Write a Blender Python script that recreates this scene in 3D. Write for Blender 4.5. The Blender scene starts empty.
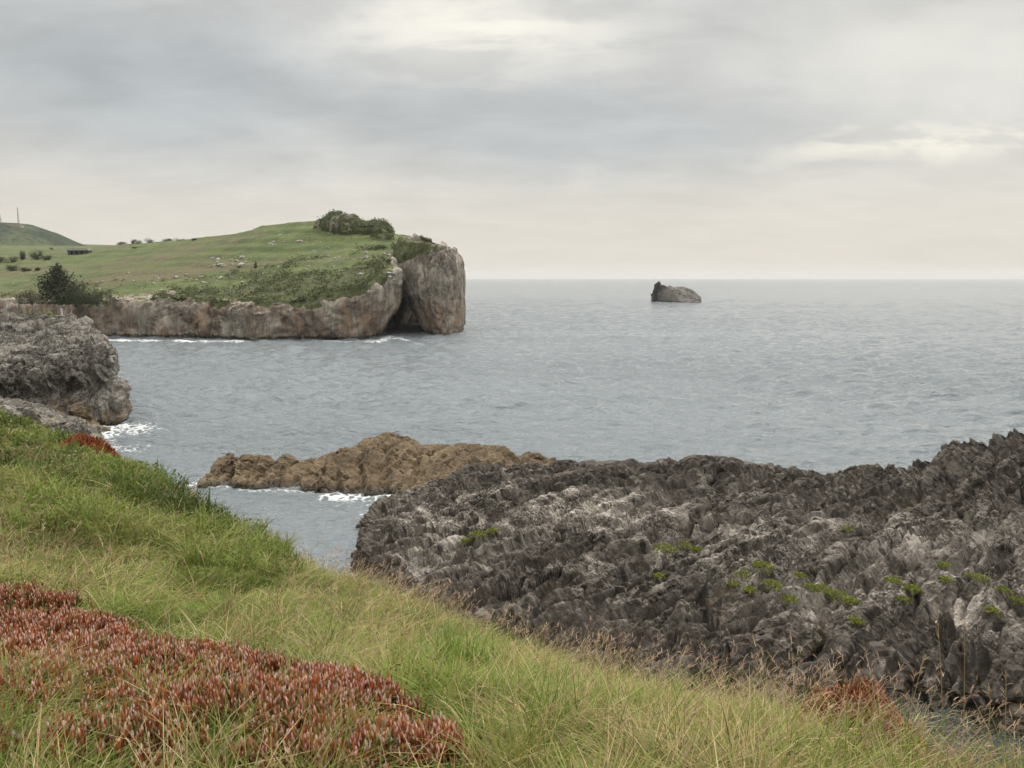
import bpy, math, random
import numpy as np

R = math.radians
SC = bpy.context.scene
COL = SC.collection
rng = np.random.default_rng(7)
random.seed(7)

# ------------------------------------------------------------------ camera
EYE = 14.0
PITCH = R(7.84)
FOC = 770.0
cam_d = bpy.data.cameras.new('camera')
cam = bpy.data.objects.new('camera', cam_d)
COL.objects.link(cam)
cam_d.sensor_width = 36.0
cam_d.lens = FOC / 1024 * 36.0
cam_d.clip_start = 0.05
cam_d.clip_end = 40000
cam.location = (0, 0, EYE)
cam.rotation_euler = (math.pi / 2 - PITCH, 0, 0)
SC.camera = cam

# ------------------------------------------------------------------ node helper
class NT:
    def __init__(s, tree):
        s.t = tree; s.n = tree.nodes; s.l = tree.links
    def put(s, sock, v):
        if v is None: return
        if isinstance(v, bpy.types.NodeSocket): s.l.new(v, sock)
        else:
            if sock.type == 'RGBA' and hasattr(v, '__len__') and len(v) == 3: v = (*v, 1)
            sock.default_value = v
    def m(s, op, a, b=None, c=None, clamp=False):
        n = s.n.new('ShaderNodeMath'); n.operation = op; n.use_clamp = clamp
        for i, v in enumerate((a, b, c)): s.put(n.inputs[i], v)
        return n.outputs[0]
    def vm(s, op, a, b=None):
        n = s.n.new('ShaderNodeVectorMath'); n.operation = op
        s.put(n.inputs[0], a)
        if b is not None: s.put(n.inputs[3] if op == 'SCALE' else n.inputs[1], b)
        return n.outputs['Value'] if op in ('LENGTH', 'DOT_PRODUCT', 'DISTANCE') else n.outputs[0]
    def mix(s, f, a, b, mode='MIX'):
        n = s.n.new('ShaderNodeMix'); n.data_type = 'RGBA'; n.blend_type = mode
        s.put(n.inputs[0], f); s.put(n.inputs[6], a); s.put(n.inputs[7], b)
        return n.outputs[2]
    def ss(s, v, a, b, lo=0.0, hi=1.0):
        n = s.n.new('ShaderNodeMapRange'); n.interpolation_type = 'SMOOTHSTEP'
        for i, x in enumerate((v, a, b, lo, hi)): s.put(n.inputs[i], x)
        return n.outputs[0]
    def lin(s, v, a, b, lo=0.0, hi=1.0):
        n = s.n.new('ShaderNodeMapRange')
        for i, x in enumerate((v, a, b, lo, hi)): s.put(n.inputs[i], x)
        return n.outputs[0]
    def noise(s, vec, scale, detail=4, rough=.55, dist=0.0, out=0):
        n = s.n.new('ShaderNodeTexNoise')
        s.put(n.inputs['Vector'], vec)
        n.inputs['Scale'].default_value = scale; n.inputs['Detail'].default_value = detail
        n.inputs['Roughness'].default_value = rough; n.inputs['Distortion'].default_value = dist
        return n.outputs[out]
    def voro(s, vec, scale, feat='F1'):
        n = s.n.new('ShaderNodeTexVoronoi'); n.feature = feat
        s.put(n.inputs['Vector'], vec); n.inputs['Scale'].default_value = scale
        return n.outputs['Distance']
    def mapping(s, vec, scale=(1, 1, 1), rot=(0, 0, 0)):
        n = s.n.new('ShaderNodeMapping'); s.put(n.inputs[0], vec)
        n.inputs['Rotation'].default_value = rot; n.inputs['Scale'].default_value = scale
        return n.outputs[0]
    def attr(s, name, out='Fac'):
        n = s.n.new('ShaderNodeAttribute'); n.attribute_name = name
        return n.outputs[out]
    def sep(s, v):
        n = s.n.new('ShaderNodeSeparateXYZ'); s.put(n.inputs[0], v); return n.outputs
    def comb(s, x, y, z):
        n = s.n.new('ShaderNodeCombineXYZ')
        for i, v in enumerate((x, y, z)): s.put(n.inputs[i], v)
        return n.outputs[0]
    def pos(s): return s.n.new('ShaderNodeNewGeometry').outputs['Position']
    def bump(s, h, strength, dist, normal=None):
        n = s.n.new('ShaderNodeBump'); s.put(n.inputs['Strength'], strength); s.put(n.inputs['Distance'], dist)
        s.put(n.inputs['Height'], h)
        if normal is not None: s.put(n.inputs['Normal'], normal)
        return n.outputs[0]

def new_mat(name):
    m = bpy.data.materials.new(name); m.use_nodes = True
    m.node_tree.nodes.clear()
    T = NT(m.node_tree)
    out = T.n.new('ShaderNodeOutputMaterial')
    return m, T, out

def principled(T, out, color, rough=.85, normal=None, spec=.3, **kw):
    b = T.n.new('ShaderNodeBsdfPrincipled')
    T.put(b.inputs['Base Color'], color); T.put(b.inputs['Roughness'], rough)
    b.inputs['Specular IOR Level'].default_value = spec
    if normal is not None: T.put(b.inputs['Normal'], normal)
    for k, v in kw.items(): T.put(b.inputs[k], v)
    T.l.new(b.outputs[0], out.inputs['Surface'])
    return b

# ------------------------------------------------------------------ world: nishita sky behind an overcast deck
SUN_EL, SUN_AZ = R(56), R(28)          # azimuth measured from +Y clockwise
W = bpy.data.worlds.new('World'); SC.world = W; W.use_nodes = True
W.node_tree.nodes.clear()
T = NT(W.node_tree)
wo = T.n.new('ShaderNodeOutputWorld'); bg = T.n.new('ShaderNodeBackground')
sky = T.n.new('ShaderNodeTexSky'); sky.sky_type = 'NISHITA'; sky.sun_disc = False
sky.sun_elevation = SUN_EL; sky.sun_rotation = SUN_AZ
d = T.vm('NORMALIZE', T.n.new('ShaderNodeTexCoord').outputs['Generated'])
dx, dy, dz = T.sep(d)
zz = T.m('MAXIMUM', dz, 0.0)
den = T.m('ADD', zz, 0.24)
cp = T.comb(T.m('DIVIDE', dx, den), T.m('DIVIDE', dy, den), 0.0)     # the cloud deck seen in perspective
n1 = T.noise(T.mapping(cp, (1, 1.0, 1)), 1.1, 6, .52, .6)
n2 = T.noise(T.mapping(cp, (1, 1.8, 1), (0, 0, R(18))), 2.8, 7, .55, .35)
az = T.m('ARCTAN2', dx, dy); el = T.m('ARCSINE', dz)
wv = T.noise(d, 5.0, 5, .6, 0, 1)
wx, wy, wz = T.sep(wv)
azw = T.m('ADD', az, T.m('MULTIPLY', T.m('SUBTRACT', wx, .5), .22))
elw = T.m('ADD', el, T.m('MULTIPLY', T.m('SUBTRACT', wy, .5), .09))
def patch(a0, e0, sa, se, inner=.15):
    u = T.m('DIVIDE', T.m('SUBTRACT', azw, R(a0)), R(sa)); v = T.m('DIVIDE', T.m('SUBTRACT', elw, R(e0)), R(se))
    return T.ss(T.vm('LENGTH', T.comb(u, v, 0.0)), 1.0, inner)
base = T.mix(T.ss(el, R(1.5), R(13)), (7.0, 6.5, 5.75), (6.05, 5.98, 5.68))
dark = T.m('MULTIPLY', T.m('MAXIMUM', patch(-25, 12.5, 24, 7.5), T.m('MULTIPLY', patch(2, 10.5, 30, 4.6), .85)), 1.0)
base = T.mix(T.m('MULTIPLY', dark, .85), base, (4.45, 4.72, 4.8))
mott = T.m('ADD', T.m('MULTIPLY', T.m('SUBTRACT', n1, .5), .6), T.m('MULTIPLY', T.m('SUBTRACT', n2, .5), .5))
mott = T.m('MULTIPLY', mott, T.ss(el, R(1), R(12), .25, 1.0))
base = T.vm('SCALE', base, T.m('ADD', 1.0, mott))
def glow(b, p, col, k):
    return T.mix(T.m('MULTIPLY', p, k), b, col)
base = glow(base, T.m('MULTIPLY', patch(-2.5, 16.6, 17, 4.6, .0), T.ss(n2, .38, .56, .3, 1)), (9.2, 8.8, 7.8), 1.0)
base = glow(base, T.m('MULTIPLY', patch(-1.2, 17.4, 6, 2.0, .1), T.ss(n2, .25, .6, .4, 1)), (9.6, 9.2, 8.1), .8)
base = glow(base, T.m('MULTIPLY', patch(29, 14.5, 19, 7.5, .0), T.ss(n1, .3, .62, .4, 1)), (8.3, 8.0, 7.15), .95)
base = glow(base, T.m('MULTIPLY', patch(27, 8.4, 13, 1.5, .0), T.ss(n2, .4, .55, .15, 1)), (9.3, 8.8, 7.5), .9)
zen = T.m('MULTIPLY', T.ss(dz, .33, .9, 1.0, 5.0), T.ss(dy, -.9, .25, .6, 1.0))      # an overcast deck is brightest overhead
base = T.vm('SCALE', base, zen)
low = T.mix(T.ss(dz, -.02, -.002), (3.5, 3.6, 3.6), base)
colr = T.mix(.93, sky.outputs[0], low)
T.l.new(colr, bg.inputs['Color']); bg.inputs['Strength'].default_value = 0.1
T.l.new(bg.outputs[0], wo.inputs['Surface'])

sun_d = bpy.data.lights.new('sun', 'SUN'); sun_d.energy = 2.1; sun_d.angle = R(18); sun_d.color = (1, .95, .88)
sun = bpy.data.objects.new('sun', sun_d); COL.objects.link(sun)
sun.rotation_euler = (math.pi / 2 - SUN_EL, 0, math.pi - SUN_AZ)   # light comes from azimuth SUN_AZ
sun.location = (0, 0, 60)
SC.view_settings.view_transform = 'Standard'; SC.view_settings.look = 'None'
SC.view_settings.exposure = 0.1; SC.view_settings.gamma = 1.0
SC.render.engine = 'CYCLES'
SC.cycles.use_denoising = True
SC.cycles.max_bounces = 6; SC.cycles.diffuse_bounces = 3; SC.cycles.glossy_bounces = 3
SC.cycles.transparent_max_bounces = 6; SC.cycles.volume_bounces = 0

# ------------------------------------------------------------------ maths: noise, projection, meshes
def smooth(a, b, x):
    t = np.clip((x - a) / (b - a), 0, 1); return t * t * (3 - 2 * t)

def h32(ix, iy, iz, seed):
    with np.errstate(over='ignore'):
        h = (ix.astype(np.uint32) * np.uint32(0x8da6b343)) ^ (iy.astype(np.uint32) * np.uint32(0xd8163841)) \
            ^ (iz.astype(np.uint32) * np.uint32(0xcb1ab31f)) ^ np.uint32((seed * 0x9e3779b9) & 0xffffffff)
        h ^= h >> np.uint32(15); h *= np.uint32(0x2c1b3c6d); h ^= h >> np.uint32(12)
        h *= np.uint32(0x297a2d39); h ^= h >> np.uint32(15)
    return h

_G = rng.normal(size=(64, 3)).astype(np.float32); _G /= np.linalg.norm(_G, axis=1)[:, None]

def perlin(p, seed=0):
    """gradient noise, about -1..1, of an (n,3) array"""
    p = np.asarray(p, np.float32)
    i = np.floor(p); f = p - i; i = i.astype(np.int64)
    u = f * f * f * (f * (f * 6 - 15) + 10)
    r = 0
    for cx in (0, 1):
        for cy in (0, 1):
            for cz in (0, 1):
                g = _G[h32(i[:, 0] + cx, i[:, 1] + cy, i[:, 2] + cz, seed) & np.uint32(63)]
                dd = g[:, 0] * (f[:, 0] - cx) + g[:, 1] * (f[:, 1] - cy) + g[:, 2] * (f[:, 2] - cz)
                w = (u[:, 0] if cx else 1 - u[:, 0]) * (u[:, 1] if cy else 1 - u[:, 1]) * (u[:, 2] if cz else 1 - u[:, 2])
                r = r + dd * w
    return r * 1.5

def fbm(p, wl, octv=4, gain=.5, seed=0, ridged=False):
    p = np.asarray(p, np.float32) / wl
    a, r, t = 1.0, 0, 0
    for k in range(octv):
        n = perlin(p, seed + k)
        if ridged: n = 1 - 2 * np.abs(n)
        r = r + a * n; t += a
        a *= gain; p = p * 2.03 + 17.3
    return r / t

def p2(x, y, z=0.0):
    x = np.asarray(x, np.float64).ravel(); y = np.asarray(y, np.float64).ravel()
    return np.stack([x, y, np.full_like(x, z) if np.isscalar(z) else np.asarray(z).ravel()], 1)

def worley(p, seed=0):
    """F1, F2 and a random id per cell of an (n,3) array"""
    p = np.asarray(p, np.float32); i = np.floor(p).astype(np.int64); f = p - i
    n = len(p); F1 = np.full(n, 9., np.float32); F2 = F1.copy(); ID = np.zeros(n, np.float32)
    for cx in (-1, 0, 1):
        for cy in (-1, 0, 1):
            for cz in (-1, 0, 1):
                h = h32(i[:, 0] + cx, i[:, 1] + cy, i[:, 2] + cz, seed)
                ax = (h & np.uint32(1023)).astype(np.float32) / 1023; ay = ((h >> np.uint32(10)) & np.uint32(1023)).astype(np.float32) / 1023
                az_ = ((h >> np.uint32(20)) & np.uint32(1023)).astype(np.float32) / 1023
                dd = np.sqrt((cx + ax - f[:, 0]) ** 2 + (cy + ay - f[:, 1]) ** 2 + (cz + az_ - f[:, 2]) ** 2)
                c = dd < F1
                F2 = np.where(c, F1, np.minimum(F2, dd)); ID = np.where(c, ax, ID); F1 = np.where(c, dd, F1)
    return F1, F2, ID

CP, SP = math.cos(PITCH), math.sin(PITCH)
def P(px, py, Y):
    """the point at depth Y that the photograph shows at pixel (px, py)"""
    dx = (px - 512) / FOC; dy = (384 - py) / FOC
    wy = CP + dy * SP; wz = -SP + dy * CP
    t = Y / wy
    return np.array([dx * t, Y, EYE + wz * t])
def PZ(px, py, z=0.0):
    dx = (px - 512) / FOC; dy = (384 - py) / FOC
    t = (z - EYE) / (-SP + dy * CP)
    return np.array([dx * t, (CP + dy * SP) * t, z])
def project(x, y, z):
    zr = z - EYE
    dep = y * CP - zr * SP; up = y * SP + zr * CP
    dep = np.maximum(dep, .01)
    return 512 + FOC * x / dep, 384 - FOC * up / dep

class TPS:
    """thin plate height surface through (x, y, z) points"""
    def __init__(s, pts, smooth_=0.0):
        p = np.asarray(pts, float); s.c = p[:, :2]; s.s = np.abs(p[:, :2]).max()
        n = len(p); c = s.c / s.s
        K = s.k(np.linalg.norm(c[:, None] - c[None], axis=2)) + np.eye(n) * smooth_
        Q = np.hstack([np.ones((n, 1)), c])
        A = np.block([[K, Q], [Q.T, np.zeros((3, 3))]])
        s.w = np.linalg.solve(A, np.concatenate([p[:, 2], np.zeros(3)])); s.q = c
    @staticmethod
    def k(r): return np.where(r > 1e-9, r * r * np.log(np.maximum(r, 1e-9)), 0)
    def __call__(s, x, y):
        sh = np.shape(x); q = np.stack([np.ravel(x), np.ravel(y)], 1) / s.s
        o = np.zeros(len(q))
        for a in range(0, len(q), 100000):
            b = q[a:a + 100000]
            o[a:a + 100000] = s.k(np.linalg.norm(b[:, None] - s.q[None], axis=2)) @ s.w[:-3] + s.w[-3] + b @ s.w[-2:]
        return o.reshape(sh)

def polydist(x, y, poly, closed=False):
    """distance to a polyline, sign + on its right-hand side, and the position along it"""
    poly = np.asarray(poly, float); q = np.stack([np.ravel(x), np.ravel(y)], 1)
    best = np.full(len(q), 1e18); sg = np.ones(len(q)); al = np.zeros(len(q))
    n = len(poly)
    for i in range(n if closed else n - 1):
        a, b = poly[i], poly[(i + 1) % n]; e = b - a; L2 = e @ e
        t = np.clip(((q - a) @ e) / L2, 0, 1); dv = q - (a + t[:, None] * e)
        d2 = (dv ** 2).sum(1); c = d2 < best
        cr = e[0] * (q[:, 1] - a[1]) - e[1] * (q[:, 0] - a[0])
        best = np.where(c, d2, best); sg = np.where(c, np.where(cr < 0, 1, -1), sg); al = np.where(c, i + t, al)
    sh = np.shape(x)
    return (np.sqrt(best) * sg).reshape(sh), al.reshape(sh)

def inside(x, y, poly):
    x = np.asarray(x); y = np.asarray(y); r = np.zeros(x.shape, bool); n = len(poly)
    for i in range(n):
        (x1, y1), (x2, y2) = poly[i][:2], poly[(i + 1) % n][:2]
        c = ((y1 > y) != (y2 > y)) & (x < (x2 - x1) * (y - y1) / ((y2 - y1) if y2 != y1 else 1e-9) + x1)
        r ^= c
    return r

def mesh_raw(name, V, F, mat=None, parent=None, smooth_=True, attrs=None, link=True):
    """V (n,3), F (m,k): one mesh object; attrs: point floats or (n,4) colours"""
    V = np.ascontiguousarray(V, np.float32); F = np.ascontiguousarray(F, np.int32); k = F.shape[1]
    me = bpy.data.meshes.new(name)
    me.vertices.add(len(V)); me.vertices.foreach_set('co', V.ravel())
    me.loops.add(F.size); me.loops.foreach_set('vertex_index', F.ravel())
    me.polygons.add(len(F)); me.polygons.foreach_set('loop_start', np.arange(0, F.size, k, dtype=np.int32))
    me.polygons.foreach_set('use_smooth', np.full(len(F), smooth_, bool))
    me.update(calc_edges=True)
    for a, v in (attrs or {}).items():
        v = np.asarray(v, np.float32)
        if v.ndim == 2:
            at = me.attributes.new(a, 'FLOAT_COLOR', 'POINT'); at.data.foreach_set('color', v.ravel())
        else:
            at = me.attributes.new(a, 'FLOAT', 'POINT'); at.data.foreach_set('value', v.ravel())
    if mat: me.materials.append(mat)
    o = bpy.data.objects.new(name, me)
    if link: COL.objects.link(o)
    if parent: o.parent = parent
    return o

def grid_faces(n, m, wrap=False):
    i = np.arange(n * m).reshape(n, m)
    if wrap: i = np.vstack([i, i[:1]])
    return np.stack([i[:-1, :-1], i[1:, :-1], i[1:, 1:], i[:-1, 1:]], -1).reshape(-1, 4)

def grid_normals(G):
    a = np.gradient(G, axis=0); b = np.gradient(G, axis=1)
    n = np.cross(a, b); n /= np.maximum(np.linalg.norm(n, axis=2), 1e-9)[..., None]
    return n

def tag(o, label=None, cat=None, group=None, kind=None):
    if label: o['label'] = label
    if cat: o['category'] = cat
    if group: o['group'] = group
    if kind: o['kind'] = kind
    return o

def empty(name, loc, rz=0.0):
    o = bpy.data.objects.new(name, None); COL.objects.link(o)
    o.location = loc; o.rotation_euler = (0, 0, rz); o.empty_display_size = .1
    return o

def resample(pts, step, closed=True):
    p = np.asarray(pts, float)
    if closed: p = np.vstack([p, p[:1]])
    L = np.concatenate([[0], np.cumsum(np.linalg.norm(np.diff(p, axis=0), axis=1))])
    n = max(8, int(L[-1] / step)); s = np.linspace(0, L[-1], n, endpoint=not closed)
    return np.stack([np.interp(s, L, p[:, k]) for k in range(p.shape[1])], 1)

def round_loop(p, it=3):
    for _ in range(it): p = .25 * np.roll(p, 1, 0) + .5 * p + .25 * np.roll(p, -1, 0)
    return p

# ------------------------------------------------------------------ rock materials
def rock_mat(name, dark, mid, pale, pale_amt=.5, scale=1.0, wet=(.03, .027, .024), wet_z=.5, stain=None, bump=.03, veg=False, streak=None, pale_attr=False):
    m, T, out = new_mat(name)
    p = T.pos(); x, y, z = T.sep(p)
    a = T.noise(p, .35 * scale, 6, .6, .4); b = T.noise(p, 2.2 * scale, 8, .65, .3); c = T.noise(p, 9 * scale, 6, .7)
    col = T.mix(T.ss(b, .34, .64), dark, mid)
    f = T.m('ADD', T.m('MULTIPLY', a, .5), T.m('MULTIPLY', c, .5))
    f = T.m('MULTIPLY', T.ss(f, .42, .56), pale_amt)
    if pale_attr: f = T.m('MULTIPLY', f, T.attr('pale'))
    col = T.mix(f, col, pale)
    if streak:
        s = T.noise(T.mapping(p, (1, 1, .12)), .9 * scale, 5, .6, .8)
        s2 = T.noise(p, .09 * scale, 3, .5)
        k = T.m('MULTIPLY', T.ss(s, .38, .58), T.ss(s2, .3, .5))
        if streak[3] is not None: k = T.m('MULTIPLY', k, T.ss(T.m('ADD', z, T.m('MULTIPLY', b, 3.0)), streak[3], streak[3] * .45))
        col = T.mix(T.m('MULTIPLY', k, .55), col, streak[:3])
    if stain:
        k = T.ss(T.noise(p, .6 * scale, 4, .6), .45, .6)
        zz = T.ss(T.m('ADD', z, T.m('MULTIPLY', b, 1.2)), stain[3] + .5, stain[3] * .5 + .3)
        col = T.mix(T.m('MULTIPLY', k, zz), col, stain[:3])
    zw = T.m('ADD', z, T.m('MULTIPLY', T.m('SUBTRACT', b, .5), wet_z * 1.6))
    wf = T.ss(zw, wet_z, wet_z * .35)
    col = T.mix(T.m('MULTIPLY', wf, .8), col, wet)
    if veg:
        g = T.noise(p, .12, 6, .62, .3); g2 = T.noise(p, 1.1, 5, .65)
        gp = T.noise(T.mapping(p, (.3, 1, 1), (0, 0, R(-6))), .045, 6, .65)
        green = T.mix(T.ss(g, .36, .62), (.052, .082, .018), (.105, .128, .034))
        green = T.mix(T.m('MULTIPLY', T.ss(gp, .5, .62), .85), green, (.12, .095, .05))
        green = T.mix(T.m('MULTIPLY', T.ss(g2, .46, .64), .75), green, (.045, .062, .02))
        va = T.ss(T.m('ADD', T.attr('veg'), T.m('MULTIPLY', T.m('SUBTRACT', T.noise(p, .5, 6, .7), .5), 1.1)), .42, .58)
        col = T.mix(va, col, green)
        sa = T.ss(T.m('ADD', T.attr('scrub'), T.m('MULTIPLY', T.m('SUBTRACT', T.noise(p, .45, 6, .7), .5), .9)), .42, .56)
        sc = T.mix(T.ss(g2, .35, .65), (.048, .06, .021), (.09, .1, .035))
        col = T.mix(sa, col, sc)
    h = T.m('ADD', T.m('MULTIPLY', b, .6), T.m('ADD', T.m('MULTIPLY', c, .35), T.m('MULTIPLY', T.noise(p, 30 * scale, 4, .7), .15)))
    if streak:
        sv_ = T.noise(T.mapping(p, (1, 1, .16)), 1.7 * scale, 6, .68, .5)
        h = T.m('ADD', h, T.m('MULTIPLY', sv_, 1.1))
        col = T.mix(T.m('MULTIPLY', T.ss(sv_, .56, .4), .42), col, dark)
    nrm = T.bump(h, .9, bump / scale * 4)
    principled(T, out, col, T.m('SUBTRACT', .9, T.m('MULTIPLY', wf, .45)), nrm, .25)
    return m

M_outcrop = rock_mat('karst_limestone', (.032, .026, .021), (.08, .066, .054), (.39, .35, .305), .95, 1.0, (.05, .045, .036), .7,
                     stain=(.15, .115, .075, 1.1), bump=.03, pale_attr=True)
M_reef = rock_mat('ochre_reef_rock', (.05, .037, .026), (.125, .087, .051), (.22, .165, .10), .5, 1.0, (.03, .024, .018), .6, bump=.03)
M_cliff = rock_mat('grey_cliff_rock', (.034, .029, .024), (.086, .076, .064), (.31, .285, .25), .7, .7, (.05, .043, .034), .9,
                   stain=(.2, .15, .09, 4.0), bump=.03, veg=True)
M_head = rock_mat('headland_rock', (.07, .057, .045), (.185, .155, .12), (.42, .375, .31), .9, .6, (.03, .026, .022), 1.1,
                  streak=(.34, .19, .10, 13.0), bump=.03, veg=True)
M_islet = rock_mat('islet_rock', (.07, .063, .057), (.13, .118, .105), (.26, .24, .21), .6, .35, (.035, .031, .028), 1.2, bump=.03)

# ------------------------------------------------------------------ sea
SHORES = []        # (polyline, width, strength): foam lies along these
def build_sea():
    na, nr = 1000, 1250
    ang = np.linspace(R(-66), R(66), na); r = 13 * np.exp(np.linspace(0, math.log(10000 / 13), nr))
    A, Rr = np.meshgrid(ang, r, indexing='ij')
    X = Rr * np.sin(A); Y = Rr * np.cos(A); Z = np.zeros_like(X)
    cell = Rr * (math.log(10000 / 13) / nr)
    for k in range(96):
        wl = .7 * (9 / .7) ** rng.random() ** 1.25; th = rng.normal(-1.45, .55)
        kx, ky = math.cos(th) * 2 * math.pi / wl, math.sin(th) * 2 * math.pi / wl
        amp = .017 * wl ** .5
        s = np.sin(kx * X + ky * Y + rng.random() * 6.28 + .8 * np.sin(.11 * X + .07 * Y + k))
        Z += amp * (s + .25 * s * s) * smooth(1.8, 3.2, wl / cell)
    Z *= .3 + .7 * smooth(48, 95, Rr)        # sheltered water inside the reef
    # foam
    fo = np.zeros_like(X)
    near = Rr < 400
    xs, ys = X[near], Y[near]; f = np.zeros(len(xs))
    n = fbm(p2(xs, ys), 2.2, 4, .6, 41); n2 = fbm(p2(xs, ys), 9, 3, .5, 47)
    for poly, wd, st in SHORES:
        dd, _ = polydist(xs, ys, poly)
        dd = np.abs(dd)
        f = np.maximum(f, st * smooth(wd * 1.2, 0, dd) * smooth(-.3, .35, n + .7 * n2 + .75 * st * smooth(wd, 0, dd)))
    fo[near] = np.clip(f, 0, 1)
    Z += .08 * fo * (1 + fbm(p2(X, Y), .9, 3, .6, 49).reshape(X.shape))
    V = np.stack([X, Y, Z], -1).reshape(-1, 3)
    m, T, out = new_mat('sea_water')
    p = T.pos()
    dist = T.vm('LENGTH', p)
    w1 = T.noise(T.mapping(p, (.6, 1.25, 1), (0, 0, R(8))), 3.0, 5, .6, .4)
    w2 = T.noise(T.mapping(p, (.55, 1.2, 1), (0, 0, R(-14))), 1.15, 5, .55, .3)
    w3 = T.noise(T.mapping(p, (.45, 1.1, 1), (0, 0, R(5))), .36, 5, .6, .5)
    patchy = T.noise(T.mapping(p, (.25, 1, 1), (0, 0, R(4))), .012, 5, .6, .4)
    h = T.m('ADD', T.m('MULTIPLY', w1, .17), T.m('ADD', T.m('MULTIPLY', w2, .42), T.m('MULTIPLY', w3, .55)))
    k = T.ss(patchy, .36, .62, .65, 1.15)
    nrm = T.bump(h, T.m('MULTIPLY', k, 1.25), 1.0)
    fcol = T.attr('foam')
    fn = T.noise(p, 2.5, 6, .7)
    lace = T.m('SUBTRACT', T.m('MULTIPLY', T.voro(T.mapping(p, (1, 1, .1)), 1.6, 'DISTANCE_TO_EDGE'), 2.2), .35)
    fm = T.ss(T.m('SUBTRACT', T.m('ADD', fcol, T.m('MULTIPLY', T.m('SUBTRACT', fn, .5), 1.9)), lace), .42, 1.0)
    fm = T.m('MULTIPLY', fm, T.ss(fcol, .02, .12))
    b = T.n.new('ShaderNodeBsdfPrincipled')
    T.put(b.inputs['Base Color'], T.mix(T.attr('pool'), (.135, .155, .167), (.014, .022, .016)))
    b.inputs['IOR'].default_value = 1.333; T.put(b.inputs['Roughness'], T.lin(dist, 20, 700, .04, .15))
    T.put(b.inputs['Normal'], nrm)
    fb = T.n.new('ShaderNodeBsdfDiffuse'); fb.inputs[0].default_value = (.55, .56, .555, 1)
    mx = T.n.new('ShaderNodeMixShader'); T.put(mx.inputs[0], fm)
    T.l.new(b.outputs[0], mx.inputs[1]); T.l.new(fb.outputs[0], mx.inputs[2]); T.l.new(mx.outputs[0], out.inputs[0])
    o = mesh_raw('sea', V, grid_faces(na, nr), m, attrs={'foam': fo.ravel(), 'pool': (smooth(33, 27, Y) * smooth(-4, 2, X)).ravel()})
    tag(o, 'choppy grey blue sea reaching from the rocky coast to the horizon', 'sea', kind='structure')
    return o

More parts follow.
